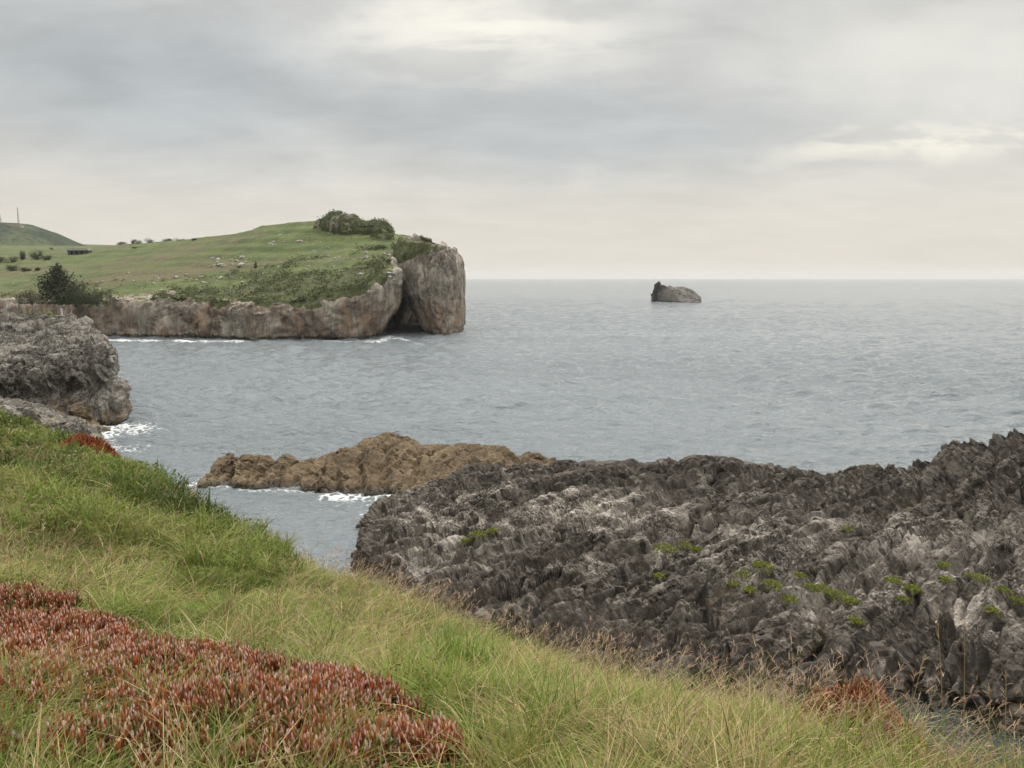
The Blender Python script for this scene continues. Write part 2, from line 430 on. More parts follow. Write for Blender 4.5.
# ------------------------------------------------------------------ massif: a cliffed body from its waterline loop
def massif(name, loop, spine, topfn, over, mat, step=.35, nwall=70, ntop=160, zb=-2.0, rough=1.0, wall_freq=3.0,
           disp_top=.3, attrs_fn=None, edge_round=1.0, flute=0.5, warp_seed=5, tpow=1.25, disp_fn=None, facet=False):
    """loop: (x, y, overhang) rows; spine: polyline the top closes onto; over(t, row) -> outward offset of the wall"""
    loop = np.asarray(loop, float)
    a2 = np.sum(loop[:, 0] * np.roll(loop[:, 1], -1) - np.roll(loop[:, 0], -1) * loop[:, 1])
    if a2 < 0: loop = loop[::-1]
    L = resample(loop, step); L[:, :2] = round_loop(L[:, :2], 6)
    n = len(L); xy = L[:, :2]
    tg = np.roll(xy, -1, 0) - np.roll(xy, 1, 0); tg /= np.linalg.norm(tg, axis=1)[:, None]
    area = .5 * np.sum(xy[:, 0] * np.roll(xy[:, 1], -1) - np.roll(xy[:, 0], -1) * xy[:, 1])
    nr = np.stack([tg[:, 1], -tg[:, 0]], 1) * (1 if area > 0 else -1)
    sp = np.asarray(spine, float)
    sl = np.concatenate([[0], np.cumsum(np.linalg.norm(np.diff(sp, axis=0), axis=1))])
    best = np.full(n, 1e18); sv = np.zeros(n)
    for i in range(len(sp) - 1):
        a, b = sp[i], sp[i + 1]; e = b - a
        t = np.clip(((xy - a) @ e) / (e @ e), 0, 1); q = a + t[:, None] * e; d2 = ((xy - q) ** 2).sum(1)
        c = d2 < best; best = np.where(c, d2, best); sv[c] = (sl[i] + t * (sl[i + 1] - sl[i]))[c]
    w = max(3, n // 60); ker = np.ones(2 * w + 1) / (2 * w + 1)
    for _ in range(3): sv = np.convolve(np.concatenate([sv[-w:], sv, sv[:w]]), ker, 'valid')
    tgt = np.stack([np.interp(sv, sl, sp[:, 0]), np.interp(sv, sl, sp[:, 1])], 1)
    edge_xy = xy + nr * over(np.ones(n), L)[:, None]
    ztop = topfn(edge_xy[:, 0], edge_xy[:, 1])
    rows = []
    for t in np.linspace(0, 1, nwall, endpoint=False):
        z = zb + (ztop - zb) * t
        zrel = np.clip(z / np.maximum(ztop, .5), 0, 1)
        o = over(zrel, L) - edge_round * smooth(.82, 1.02, np.full(n, t)) ** 1.5
        rows.append(np.stack([xy[:, 0] + nr[:, 0] * o, xy[:, 1] + nr[:, 1] * o, z], 1))
    e0 = edge_xy - nr * edge_round
    for t in np.linspace(0, 1, ntop):
        q = e0 + (tgt - e0) * t ** tpow
        rows.append(np.stack([q[:, 0], q[:, 1], topfn(q[:, 0], q[:, 1])], 1))
    G = np.stack(rows, 1)
    N = grid_normals(np.concatenate([G[-3:], G, G[:3]], 0))[3:-3]
    bl = np.concatenate([np.zeros(nwall), smooth(.82, 1, np.linspace(0, 1, ntop))])[None, :, None]
    N = N * (1 - bl) + np.array([0, 0, 1.0]) * bl
    flat = G.reshape(-1, 3)
    tt = np.concatenate([np.zeros(nwall), np.ones(ntop)])[None].repeat(n, 0).reshape(-1)
    up = np.abs(N[..., 2].reshape(-1))
    wallm = np.concatenate([np.ones(nwall), np.clip(1 - np.arange(ntop) / 10, 0, 1)])[None].repeat(n, 0).reshape(-1)
    at = attrs_fn(flat, wallm) if attrs_fn else {}
    rk = np.clip(1 - at.get('veg', 0 * up) - at.get('scrub', 0 * up) * .6, .08, 1) if at else np.ones(len(flat))
    if disp_fn is None:
      q = flat + np.stack([fbm(flat, wall_freq * 2, 3, .5, warp_seed), fbm(flat, wall_freq * 2, 3, .5, warp_seed + 9), 0 * up], 1) * wall_freq * .4
      F1, F2, ID = worley(q / wall_freq * np.array([1, 1, .7]), warp_seed)
      dsp = (fbm(q, wall_freq * 1.6, 6, .55, warp_seed + 3, True) - .2) * .55 + (F2 - F1 - .35) * .5 + (ID - .5) * .35
      fl = fbm(flat * np.array([1, 1, .16]), wall_freq * .7, 5, .6, warp_seed + 21, True) * flute
      fine = fbm(flat, wall_freq * .3, 4, .6, warp_seed + 31, True) * .28
      dd = rough * (dsp + fl * wallm + fine) * rk * (wallm + (1 - wallm) * disp_top)
      dd -= (dd * wallm).sum() / wallm.sum() * (wallm + (1 - wallm) * disp_top * rk) + .12 * rough * wallm
    if disp_fn: flat = disp_fn(flat, N.reshape(-1, 3), wallm)
    else: flat = flat + N.reshape(-1, 3) * dd[:, None]
    if 'scrub' in at:
        flat[:, 2] += at['scrub'] * (.5 + .9 * fbm(flat, 3.0, 4, .6, 77)) * 1.0
    o = mesh_raw(name, flat, grid_faces(n, nwall + ntop, True), mat, attrs=at, smooth_=not facet)
    return o, topfn, flat

ss1 = lambda a, b, t: smooth(a, b, t)
#PART2
# ------------------------------------------------------------------ pinnacled limestone relief
def relief(flat, big=.8, k=1.0, seed=101, ang=R(38), spike=1.0, dip=.5, crev=1.0):
    """pinnacles, blades and bedding steps: displacement along the normal and sideways lean"""
    ca, sa = math.cos(ang), math.sin(ang)
    x, y, z = flat.T
    w1 = fbm(flat, 3.2, 4, .55, seed + 50); w2 = fbm(flat, 1.3, 4, .6, seed + 51); w3 = fbm(flat, .5, 3, .6, seed + 52)
    u = (x * ca + y * sa); v = -x * sa + y * ca
    q = np.stack([u * .27 + .7 * w1 + .25 * w2, v + .6 * w1 + .4 * w2 + .12 * w3 - dip * z, z * .8 + .3 * w2], 1)
    F1, F2, ID = worley(q / 1.7, seed); G1, G2, ID2 = worley(q / .66 + 7.7, seed + 1)
    q3 = np.stack([u * .5 + .35 * w2, v + .35 * w3 - .8 * dip * z, z], 1)
    H1, H2, ID3 = worley(q3 / .30, seed + 2); K1, K2, _ = worley(q3 / .14 + .3 * w3[:, None], seed + 5)
    blade = fbm(q * np.array([.8, 1, 1]), 1.3, 6, .66, seed + 3, True)
    bigr = fbm(q, 5.5, 4, .5, seed + 4, True) - .1
    sv = v / 1.5 + 1.0 * w1 + .2 * w2 - .7 * dip * z
    saw = sv - np.floor(sv); saw = np.where(saw < .76, saw / .76, (1 - saw) / .24)
    s2 = v / .45 + 1.3 * w1 + .5 * w2 - .7 * dip * z; saw2 = s2 - np.floor(s2); saw2 = np.where(saw2 < .7, saw2 / .7, (1 - saw2) / .3)
    mod = np.clip(.62 + 1.5 * fbm(flat, 4.5, 3, .5, seed + 6), .16, 1.5)
    s0 = v / 4.4 + .9 * fbm(flat, 9.0, 3, .5, seed + 8) + .12 * w2 - .3 * dip * z; saw0 = s0 - np.floor(s0); saw0 = np.where(saw0 < .74, saw0 / .74, (1 - saw0) / .26)
    d = big * (.6 * bigr + .8 * (saw0 - .5) * spike) + k * (mod * (.7 * (.5 - F1) + .42 * (ID - .5) + .42 * (.45 - G1) + .18 * (ID2 - .5) + .18 * (.45 - H1) + .08 * (ID3 - .5) + .10 * (.45 - K1) + .34 * blade) + (.72 * (saw - .5) + .26 * (saw2 - .5) * (1.3 - mod * .6)) * spike)
    d = np.where(d > .8, .8 + .35 * (d - .8), d) - k * crev * (.42 * np.exp(-(F2 - F1) / .05) + .17 * mod * np.exp(-(G2 - G1) / .06) + .05 * np.exp(-(H2 - H1) / .1))
    lean = k * mod * (.35 * blade + .45 * (ID - .5) + .25 * (ID2 - .5) + .2 * w3 + .1 * (ID3 - .5))
    return d, lean

def karst(flat, N, wallm, big=.8, k=1.0, seed=101, ang=R(38), spike=1.0, bias=-.04, dip=.5, crev=1.0):
    d, lean = relief(flat, big, k, seed, ang, spike, dip, crev)
    flat = flat + N * (d + bias - d.mean())[:, None]
    flat[:, 0] += lean * .55; flat[:, 1] -= lean * .5 * (1 - .6 * wallm)
    return flat

def far_karst(scale, k, seed, amt_fn, ang=R(20), zk=.3):
    """the same relief at the size a cliff shows from far off"""
    def fn(flat, N, wallm):
        d, lean = relief(flat * np.array([1, 1, zk]) / scale, .5, 1.0, seed, ang, .6, .25, .45)
        d = d * scale * k; d -= (d * wallm).sum() / wallm.sum(); a = amt_fn(flat, wallm)
        fl = fbm(flat * np.array([1, 1, .14]), 1.6 * scale, 5, .6, seed + 70, True) * .28 * scale * wallm * k
        o = flat + N * ((d + fl - .1) * a)[:, None]
        o[:, 0] += lean * scale * k * .5 * a
        return o
    return fn

# ------------------------------------------------------------------ headland
def pts(rows): return [P(*r) for r in rows]
def xyof(rows, ov=0.0): return [(*PZ(a, b)[:2], c) for a, b, c in rows]

head_top = TPS(pts([
    (90, 304, 181), (130, 301, 180), (170, 300, 179), (210, 302, 177), (250, 301, 176), (300, 303, 175), (340, 292, 176), (370, 279, 180), (392, 266, 186),
    (100, 290, 200), (170, 285, 198), (250, 283, 194), (320, 273, 192), (370, 262, 194), (395, 254, 197), (385, 248, 215), (420, 244, 214),
    (100, 272, 240), (200, 262, 230), (270, 250, 226), (330, 243, 225), (120, 256, 300), (220, 241, 265),
    (100, 246, 390), (150, 242, 340), (200, 237, 300), (260, 226, 268), (320, 220, 250), (345, 222, 245), (370, 228, 240), (392, 232, 235),
    (0, 305, 190), (0, 285, 240), (50, 275, 260), (0, 262, 320), (60, 252, 380), (0, 249, 480), (-150, 262, 330), (-150, 290, 230), (-300, 280, 300),
    (60, 249, 520), (-100, 246, 520), (-200, 246, 600), (250, 250, 420), (330, 262, 400), (390, 262, 330), (420, 262, 290), (430, 255, 260)]) , 1e-4)
def head_topf(x, y):
    z = head_top(x, y); q = p2(x, y)
    k = smooth(176, 200, y) * smooth(900, 500, y)
    st = z / 2.6 + .8 * fbm(q, 60, 3, .5, 88).reshape(np.shape(x)); fr = st - np.floor(st)
    z = z + k * (.9 * (smooth(.55, 1.0, fr) - fr) + .9 * fbm(q * np.array([.5, 1, 1]), 22, 4, .5, 89).reshape(np.shape(x)) + .35 * fbm(q, 5, 3, .6, 90).reshape(np.shape(x)))
    return np.maximum(z, 2.0)
HZ = 9.0
def over_head(t, L):
    z = t * np.where(L[:, 2] > 2.8, 19.0, 11.0)
    return L[:, 2] * np.clip(z / 9.5, 0, 1) ** 1.15 - .9 * smooth(.6, 0, np.abs(z - .7))  # a wave-cut notch at the waterline
rockline = np.array([(-200, 300), (90, 304), (130, 296), (170, 291), (210, 301), (250, 299), (300, 304), (340, 297), (370, 283), (385, 276), (393, 262), (405, 258), (600, 250)], float)
scrubz = [(60, 310), (160, 292), (215, 284), (260, 276), (310, 268), (345, 266), (375, 262), (398, 268), (395, 285), (350, 303), (300, 309), (250, 306), (200, 303)]
knollz = [(318, 214), (345, 210), (372, 216), (396, 224), (394, 244), (372, 240), (350, 234), (326, 226)]
def head_attr(V, wallm):
    px, py = project(V[:, 0], V[:, 1], V[:, 2])
    n = fbm(V, 14, 4, .55, 91); n2 = fbm(V, 4, 3, .5, 92)
    line = np.interp(px, rockline[:, 0], rockline[:, 1])
    n4 = fbm(V, 1.5, 3, .6, 97)
    veg = smooth(4, -4, py - line + n * 12 + n2 * 9 + n4 * 7)
    veg = np.maximum(veg, smooth(215, 235, V[:, 1] + 10 * n)) * np.where(V[:, 1] > 190, 1 - wallm, 1)
    s1 = np.where(inside(px, py, scrubz), np.abs(polydist(px, py, scrubz, True)[0]), 0)
    s2 = np.where(inside(px, py, knollz), np.abs(polydist(px, py, knollz, True)[0]), 0)
    sc = smooth(-2, 5, s1 - 3.5 + n * 15 + n2 * 11 + n4 * 7) * (V[:, 1] < 215) + smooth(-1, 2.5, s2 - 1 + n2 * 3) * ((V[:, 1] > 215) & (V[:, 1] < 275)) * .9
    sc = sc * np.where(V[:, 1] > 190, 1 - wallm, 1)
    sc = np.clip(np.maximum(sc, (1 - wallm) * smooth(.34, .55, fbm(V * np.array([.4, 1, 1]), 11, 4, .5, 95)) * smooth(4, -6, py - line) * .8), 0, 1)
    sc = sc * np.where((wallm > .5) & (py > line + 8), .0, 1); at_h['scrub'] = sc; at_h['veg'] = veg
    return {'veg': np.clip(veg, 0, 1), 'scrub': sc}
main_loop = ([(*PZ(a, b)[:2], c) for a, b, c in [(377, 336.5, 5.2), (366, 339.5, 2.8), (352, 340.5, 1.6), (320, 340.5, 1.2), (290, 340, 1.2), (255, 341, 1.2), (225, 340, .8), (190, 339, .3),
             (150, 338.5, .0), (120, 338, 0), (95, 338, 0)]] +
             [(-104, 186, 0), (-112, 196, 0), (-128, 200, 0), (-160, 198, 0), (-220, 200, 0), (-330, 230, 0), (-620, 420, 0), (-640, 860, 0), (-330, 860, 0), (-230, 640, 0), (-120, 420, 0),
              (-64, 330, 0), (-40, 290, 0), (-30, 262, 0), (-21, 246, 0), (-23.5, 238, 3.5), (-30, 239, 4.5), (-35.2, 225, 6), (-35.4, 212, 6), (-35.0, 203, 6), (-34.2, 195, 5.4)])
at_h = {}
headland, _, Vh = massif('headland', main_loop, [(-50, 225), (-75, 245), (-150, 400), (-400, 620)], head_topf, over_head, M_head, step=.42, nwall=64, ntop=230,
                         attrs_fn=head_attr, edge_round=1.6, tpow=1.5, disp_fn=far_karst(2.0, 1.15, 501, lambda f, w: np.clip(1 - at_h['veg'] * 1.1 - .5 * at_h['scrub'], .06, 1) * smooth(420, 300, f[:, 1])))
tag(headland, 'green headland with pale limestone sea cliffs across the bay', 'headland', kind='structure')

# the block beyond the cave
tip_top = TPS(pts([(398, 243, 196), (420, 245.5, 194), (440, 247, 193), (452, 247.5, 193), (461, 250, 194), (464, 252, 200), (460, 251, 212), (440, 247, 215), (415, 243, 215), (400, 242, 215), (420, 244, 205)]), 1e-3)
def over_tip(t, L):
    z = t * 22.0
    return L[:, 2] * np.clip(z / 10.0, 0, 1) ** 1.15 + .35 * smooth(1.2, 2.2, z) - .6 * smooth(12, 22, z) - .5 + 2.2 * smooth(9, 15, z) * smooth(2.0, 4.0, L[:, 2])
tip_loop = [(*PZ(424, 334)[:2], 4.4), (*PZ(434, 335.8)[:2], 1.2), (*PZ(445, 336)[:2], .3), (*PZ(457, 335)[:2], .2), (-12.9, 196, .2),
            (-13.4, 207, .4), (-14.4, 218, .3), (-17, 227, 0), (-21, 231, 0), (-26, 230, 1), (-27, 225, 3), (-23.6, 218, 6), (-23.2, 210, 6.6), (-22.8, 203, 6.4), (-22.3, 196, 5.4)]
def tip_attr(V, wallm):
    px, py = project(V[:, 0], V[:, 1], V[:, 2])
    n = fbm(V, 6, 4, .6, 93); up = V[:, 2] - (19.2 + 1.8 * n)
    veg = smooth(-.8, 1.0, up) * smooth(452, 425, px) * .75
    sc = smooth(-.4, 1.2, V[:, 2] - (16.8 + 2.5 * n + .12 * np.maximum(px - 400, 0))) * smooth(440, 415, px) * .95
    return {'veg': veg, 'scrub': sc}
tip, _, Vt = massif('cliff_block', tip_loop, [(-20, 205), (-20, 218)], lambda x, y: np.maximum(tip_top(x, y), 12), over_tip, M_head, step=.16, nwall=150, ntop=70,
                    attrs_fn=tip_attr, edge_round=1.7, disp_fn=far_karst(1.7, .75, 521, lambda f, w: smooth(.0, 1, w) * .88 + .12))
tip.parent = headland
tag(tip, 'tall square-cut cliff block beside the dark sea cave')

# a bushy rock knoll on the headland's crest
kn_prof = np.array([P(a_, b_, 240)[[0, 2]] for a_, b_ in [(312, 222), (318, 219), (326, 217), (331, 214), (345, 214), (352, 215), (360, 219), (366, 222), (374, 221.5), (385, 222), (390, 227), (393, 233), (395, 242)]])
kn_loop = [(*P(a_, b_, Y_)[:2], 0) for a_, b_, Y_ in [(316, 226, 238), (335, 232, 234), (350, 236, 232), (365, 240, 231), (380, 243, 231), (392, 243.5, 233), (393.5, 242, 240), (390, 240, 248), (360, 235, 250), (325, 225, 248)]]
def kn_topf(x, y): return np.interp(x, kn_prof[:, 0], kn_prof[:, 1]) - .7 - .05 * np.abs(y - 240) ** 1.5
def kn_attr(V, wallm):
    n = fbm(V, 5, 4, .6, 96)
    at_h['knoll'] = smooth(-.35, .05, n + .3 * smooth(-50, -40, V[:, 0])) * (1 - .25 * wallm)
    return {'veg': smooth(.0, .3, -n - .05) * .8, 'scrub': at_h['knoll']}
knoll, _, Vk = massif('rock_knoll', kn_loop, [(-52, 240), (-42, 240)], kn_topf, lambda t, L: .6 * t, M_head, step=.25, nwall=36, ntop=50, zb=16.0, attrs_fn=kn_attr, edge_round=.8, disp_fn=far_karst(1.8, .8, 541, lambda f, w: 1.0 + 0 * w))
knoll.parent = headland
tag(knoll, 'dark bushy rock knoll on the crest of the headland')

# ------------------------------------------------------------------ far hill
hx, hy = np.meshgrid(np.linspace(-900, -200, 260), np.linspace(480, 1150, 200), indexing='ij')
hz = P(10, 222, 690)[2]
rad = np.hypot((hx + 452) / 1.08, (hy - 700) * .8)
prof = np.interp(rad, [0, 18, 36, 52, 70, 90, 120, 200, 400], [1, .97, .80, .60, .38, .22, .09, 0, 0])
Hh = 20 + (hz - 20) * prof * smooth(.0, 1, 1) + (fbm(p2(hx, hy), 60, 5, .5, 61).reshape(hx.shape)) * 3.0 * smooth(0, 60, rad) + (fbm(p2(hx, hy), 9, 3, .5, 62).reshape(hx.shape)) * .8
m, T, out = new_mat('far_hill_scrub'); p = T.pos()
a = T.noise(p, .03, 6, .6); b = T.noise(p, .25, 5, .65)
c = T.mix(T.ss(a, .42, .6), (.042, .052, .036), (.078, .09, .05)); c = T.mix(T.ss(b, .45, .65), c, (.028, .04, .024))
principled(T, out, c, .95, T.bump(b, .8, 1.5), .1)
hill = mesh_raw('hill', np.stack([hx, hy, Hh], -1).reshape(-1, 3), grid_faces(260, 200), m)
tag(hill, 'distant scrubby hill topped by two masts', 'hill', kind='structure')

# ------------------------------------------------------------------ near left cliff
cl_top = TPS(pts([(117, 334, 74), (105, 334, 74), (60, 345, 72), (0, 352, 69), (-120, 355, 66), (114, 326, 85), (60, 318, 85), (0, 318, 84), (-120, 318, 84), (105, 322, 97), (50, 313, 98), (0, 314, 98), (-150, 310, 100),
                  (30, 314, 112), (-200, 310, 112)]), 1e-4)
def over_cl(t, L):
    z = t * 8.8
    bul = -.5 + 1.25 * smooth(.2, 1.3, z) - 1.3 * smooth(3.0, 4.9, z) + .6 * smooth(5, 7, z)
    return bul * (.4 + .6 * L[:, 2]) - .0
cl_loop = [(*PZ(118, 428)[:2], 1), (-39.5, 69.2, .8), (-45, 66.5, .5), (-55, 65, .4), (-75, 63, .4), (-110, 62, .4), (-150, 70, .2), (-150, 112, .2), (-100, 116, .2), (-66, 113, .2), (-60, 106, .4), (-52, 94, .8), (-43.2, 81, 1), (-38.9, 74.5, 1)]
def cl_attr(V, wallm):
    px, py = project(V[:, 0], V[:, 1], V[:, 2])
    n = fbm(V, 7, 4, .55, 94)
    veg = smooth(93, 98, V[:, 1] + 4 * n) * smooth(64, 40, px) * (1 - wallm)
    return {'veg': veg, 'scrub': veg * 0}
cliff, _, Vc = massif('cliff', cl_loop, [(-62, 90), (-110, 90)], lambda x, y: np.maximum(cl_top(x, y) - .5, 3), over_cl, M_cliff, step=.13, nwall=110, ntop=230,
                      attrs_fn=cl_attr, edge_round=.7, tpow=1.1, disp_fn=lambda f, N, w: far_karst(.85, 1.2, 181, lambda f_, w_: 1.15 + 0 * w_, R(75), .6)(f, N, w), facet=True)
tag(cliff, 'grey limestone cliff with pitted top on the near left shore', 'cliff', kind='structure')

led_top = TPS(pts([(98, 418, 66), (70, 408, 65), (30, 398, 63), (0, 394, 62), (-60, 385, 62), (100, 428, 68), (60, 402, 69), (0, 388, 69), (-60, 380, 70)]), 1e-3)
led_loop = [(*PZ(101, 440)[:2], .2), (*PZ(96, 447)[:2], .2), (-37, 60, .2), (-44, 57, .2), (-56, 55.5, .2), (-70, 56, .2), (-72, 66, 0), (-56, 68, 0), (-42, 71, 0), (-37.5, 71, 0)]
ledge, _, Vl = massif('cliff_ledge', led_loop, [(-42, 66), (-60, 63)], lambda x, y: np.maximum(led_top(x, y) - .9, .8), lambda t, L: L[:, 2] * t - .6 * t, M_cliff, step=.12, nwall=50, ntop=70,
                      attrs_fn=lambda V, w: {'veg': 0 * w, 'scrub': 0 * w}, edge_round=.6, disp_fn=lambda f, N, w: karst(f, N, w, .4, .7, 191, R(10)), facet=True)
tag(ledge, 'low grey rock ledge at the foot of the near left cliff', 'rock ledge', kind='structure')

# ------------------------------------------------------------------ outcrop in the foreground
oc_pts = [(395, 500, 44), (430, 480, 47), (470, 466, 49), (510, 463, 50), (560, 462, 50), (600, 465, 50), (640, 463, 49), (680, 457, 48), (740, 464, 48), (790, 484, 47), (830, 500, 47), (860, 499, 46),
          (905, 489, 46), (940, 474, 45), (1000, 450, 44), (1024, 446, 44), (1150, 415, 44), (410, 532, 39.5), (450, 512, 41), (450, 537, 37), (388, 520, 42.5), (380, 552, 37.5), (560, 540, 35), (560, 500, 41), (560, 600, 29),
          (640, 630, 26.8), (700, 520, 38), (700, 600, 29), (760, 560, 33), (790, 500, 42), (850, 520, 38), (900, 540, 33), (900, 600, 28.4), (900, 628, 26.2), (800, 640, 26.2), (1024, 520, 36), (1024, 620, 25.8), (1024, 470, 41), (1150, 600, 26), (1150, 480, 38)]
oc_top = TPS(pts(oc_pts), 2e-4)
def oc_topf(x, y):
    z = oc_top(x, y)
    z = np.where(y > 50.5, z - (y - 50.5) * .8, z)
    return np.maximum(z - .42, 1.0)
oc_loop = [(*PZ(a_, b_)[:2], c_) for a_, b_, c_ in [(363, 527, 0), (362, 545, 0), (352, 575, 0), (380, 605, 0), (440, 648, 0), (520, 688, 0), (620, 715, 0), (740, 725, 0), (840, 705, .1), (880, 702, 0), (905, 700, 0), (930, 708, .1), (965, 718, .2), (1005, 730, .2)]] + [
           (20, 22.3, 0), (26, 22, 0), (34, 23, 0), (40, 30, 0), (40, 42, 0), (34, 49, 0), (26, 52, 0), (20, 52.5, 0), (14, 53.5, 0), (8, 54, 0), (3, 54, 0), (-1, 52.5, 0), (-4.5, 49.5, 0), (-7.2, 46, 0)]
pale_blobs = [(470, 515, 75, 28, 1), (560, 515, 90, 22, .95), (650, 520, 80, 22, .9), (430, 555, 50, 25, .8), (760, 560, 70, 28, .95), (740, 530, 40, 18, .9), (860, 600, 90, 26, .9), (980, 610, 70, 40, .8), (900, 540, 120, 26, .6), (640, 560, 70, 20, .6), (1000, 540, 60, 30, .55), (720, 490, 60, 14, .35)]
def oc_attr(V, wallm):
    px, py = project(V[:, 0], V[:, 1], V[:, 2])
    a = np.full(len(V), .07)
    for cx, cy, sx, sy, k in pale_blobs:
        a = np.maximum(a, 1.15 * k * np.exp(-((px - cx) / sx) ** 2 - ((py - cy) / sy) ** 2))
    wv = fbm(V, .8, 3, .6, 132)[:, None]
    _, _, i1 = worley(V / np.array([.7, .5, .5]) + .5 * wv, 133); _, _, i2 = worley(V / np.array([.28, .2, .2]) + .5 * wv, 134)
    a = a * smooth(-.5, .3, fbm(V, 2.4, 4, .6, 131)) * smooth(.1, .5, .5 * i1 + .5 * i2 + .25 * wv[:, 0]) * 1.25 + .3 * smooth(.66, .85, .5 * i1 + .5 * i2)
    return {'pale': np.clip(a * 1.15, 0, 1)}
def oc_disp(f, N, w):
    o = karst(f, N, w, .9, 1.05); b = o[:, 1] > 51.0
    o[b, 2] = np.minimum(o[b, 2], oc_topf(o[b, 0], o[b, 1]) + .15)
    return o
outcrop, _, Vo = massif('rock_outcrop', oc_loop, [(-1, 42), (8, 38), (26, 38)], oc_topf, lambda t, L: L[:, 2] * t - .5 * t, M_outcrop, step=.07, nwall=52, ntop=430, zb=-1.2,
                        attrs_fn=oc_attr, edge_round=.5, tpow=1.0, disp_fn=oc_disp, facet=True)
tag(outcrop, 'jagged dark grey limestone outcrop spreading below the grassy slope', 'rock outcrop')

# ------------------------------------------------------------------ ochre reef
rf_prof = np.array([P(a_, b_, 53.2)[[0, 2]] for a_, b_ in [(203, 486), (208, 474), (220, 459), (228, 455), (238, 459), (243, 464), (248, 457), (256, 455), (264, 462), (270, 478), (277, 470), (284, 463), (292, 472), (302, 467), (318, 465), (332, 458), (345, 458), (355, 452),
                    (368, 446), (385, 441), (402, 444), (412, 448), (416, 455), (440, 457), (470, 455), (492, 455), (506, 460), (518, 472), (535, 486), (640, 490)]])
def rf_topf(x, y):
    z = np.interp(x, rf_prof[:, 0], rf_prof[:, 1])
    yr = 52.6 + .06 * (x + 20); hw = np.interp(x, [-21, -15, -5, 4], [1.6, 2.6, 5.0, 5.5])
    f = np.clip(1 - np.abs(y - yr - .3) / hw, 0, 1)
    return .45 + np.maximum(z - .45, 0) * smooth(0, .95, f) ** .7
rf_loop = [(*PZ(204, 487)[:2], .1), (*PZ(230, 489)[:2], .1), (*PZ(255, 490)[:2], .1), (*PZ(268, 487)[:2], .1), (*PZ(285, 489)[:2], .1), (*PZ(320, 492)[:2], .1), (*PZ(360, 494)[:2], .1), (*PZ(400, 496)[:2], .1), (-4, 47.5, 0), (0, 48, 0), (4, 49, 0),
           (5, 54, 0), (2, 57.5, 0), (-3, 58, 0), (-9, 57.5, 0), (-13, 55.5, 0), (-17, 54.6, 0), (-20.6, 54, 0), (-21.0, 52.2, 0)]
reef, _, Vr = massif('reef_rock', rf_loop, [(-19.5, 52.7), (2, 53.5)], rf_topf, lambda t, L: -.5 * t, M_reef, step=.07, nwall=40, ntop=110, zb=-1.2,
                     edge_round=.3, tpow=1.0, disp_fn=lambda f, N, w: karst(f, N, w, .12, .55, 161, R(62), 1.3, .2, 1.0, .4), facet=True)
tag(reef, 'low ochre brown reef rock running out into the bay beyond the dark outcrop', 'reef rock')

# ------------------------------------------------------------------ islet out at sea
il_prof = np.array([P(a_, b_, 457)[[0, 2]] for a_, b_ in [(651, 294), (654, 291), (655.5, 288), (656.5, 280.5), (659.5, 281.5), (661.5, 286), (667, 287.5), (670, 286), (674, 288), (679, 287.2), (682, 287), (687, 289.5), (694, 293), (698, 296), (701, 299)]])
def il_topf(x, y): return np.interp(x, il_prof[:, 0], il_prof[:, 1]) * smooth(12, 1, np.abs(y - 457)) ** .6 + .4
il_loop = [(*PZ(652, 301.2)[:2], 0), (*PZ(662, 301.8)[:2], 0), (*PZ(675, 302.4)[:2], 0), (*PZ(690, 302.8)[:2], 0), (*PZ(700.5, 302.6)[:2], 0), (112, 462, 0), (106, 470, 0), (92, 472, 0), (84, 464, 0)]
islet, _, Vi = massif('islet', il_loop, [(88, 457.5), (106, 457.5)], il_topf, lambda t, L: -.2 * t, M_islet, step=.3, nwall=60, ntop=60,
                      edge_round=.3, facet=True, disp_fn=far_karst(2.0, .62, 561, lambda f, w: 1.0 + 0 * w, R(-25), 1.0))
tag(islet, 'small dark rock islet standing alone out at sea', 'islet')

for lp, wd, st in [([PZ(95, 341), PZ(150, 342), PZ(200, 342.5), PZ(240, 342.5)], 2.8, .85), ([PZ(240, 343), PZ(330, 343)], 1.2, .35), ([PZ(330, 343), PZ(380, 342.5), PZ(392, 339), PZ(410, 341)], 2.6, .6), ([PZ(420, 338.5), PZ(463, 337)], 1.4, .3),
                   ([PZ(98, 440), PZ(112, 432), PZ(128, 428), PZ(138, 432)], 2.8, .68), ([PZ(104, 447), PZ(140, 452)], 1.8, .42),
                   ([PZ(330, 497), PZ(360, 499), PZ(385, 500), PZ(395, 498)], 1.5, .75), ([PZ(204, 487.5), PZ(255, 492), PZ(330, 495)], .6, .42), ([PZ(192, 486), PZ(206, 482)], 1.0, .5),
                   ([PZ(366, 528), PZ(360, 520), PZ(372, 508)], .6, .4), ([PZ(698, 303), PZ(712, 303)], 4, .4), ([PZ(860, 689), PZ(1020, 716)], .4, .25), ([PZ(864, 480), PZ(885, 478)], 1.2, .55)]:
    SHORES.append((np.array(lp)[:, :2], wd, st))
sea = build_sea()

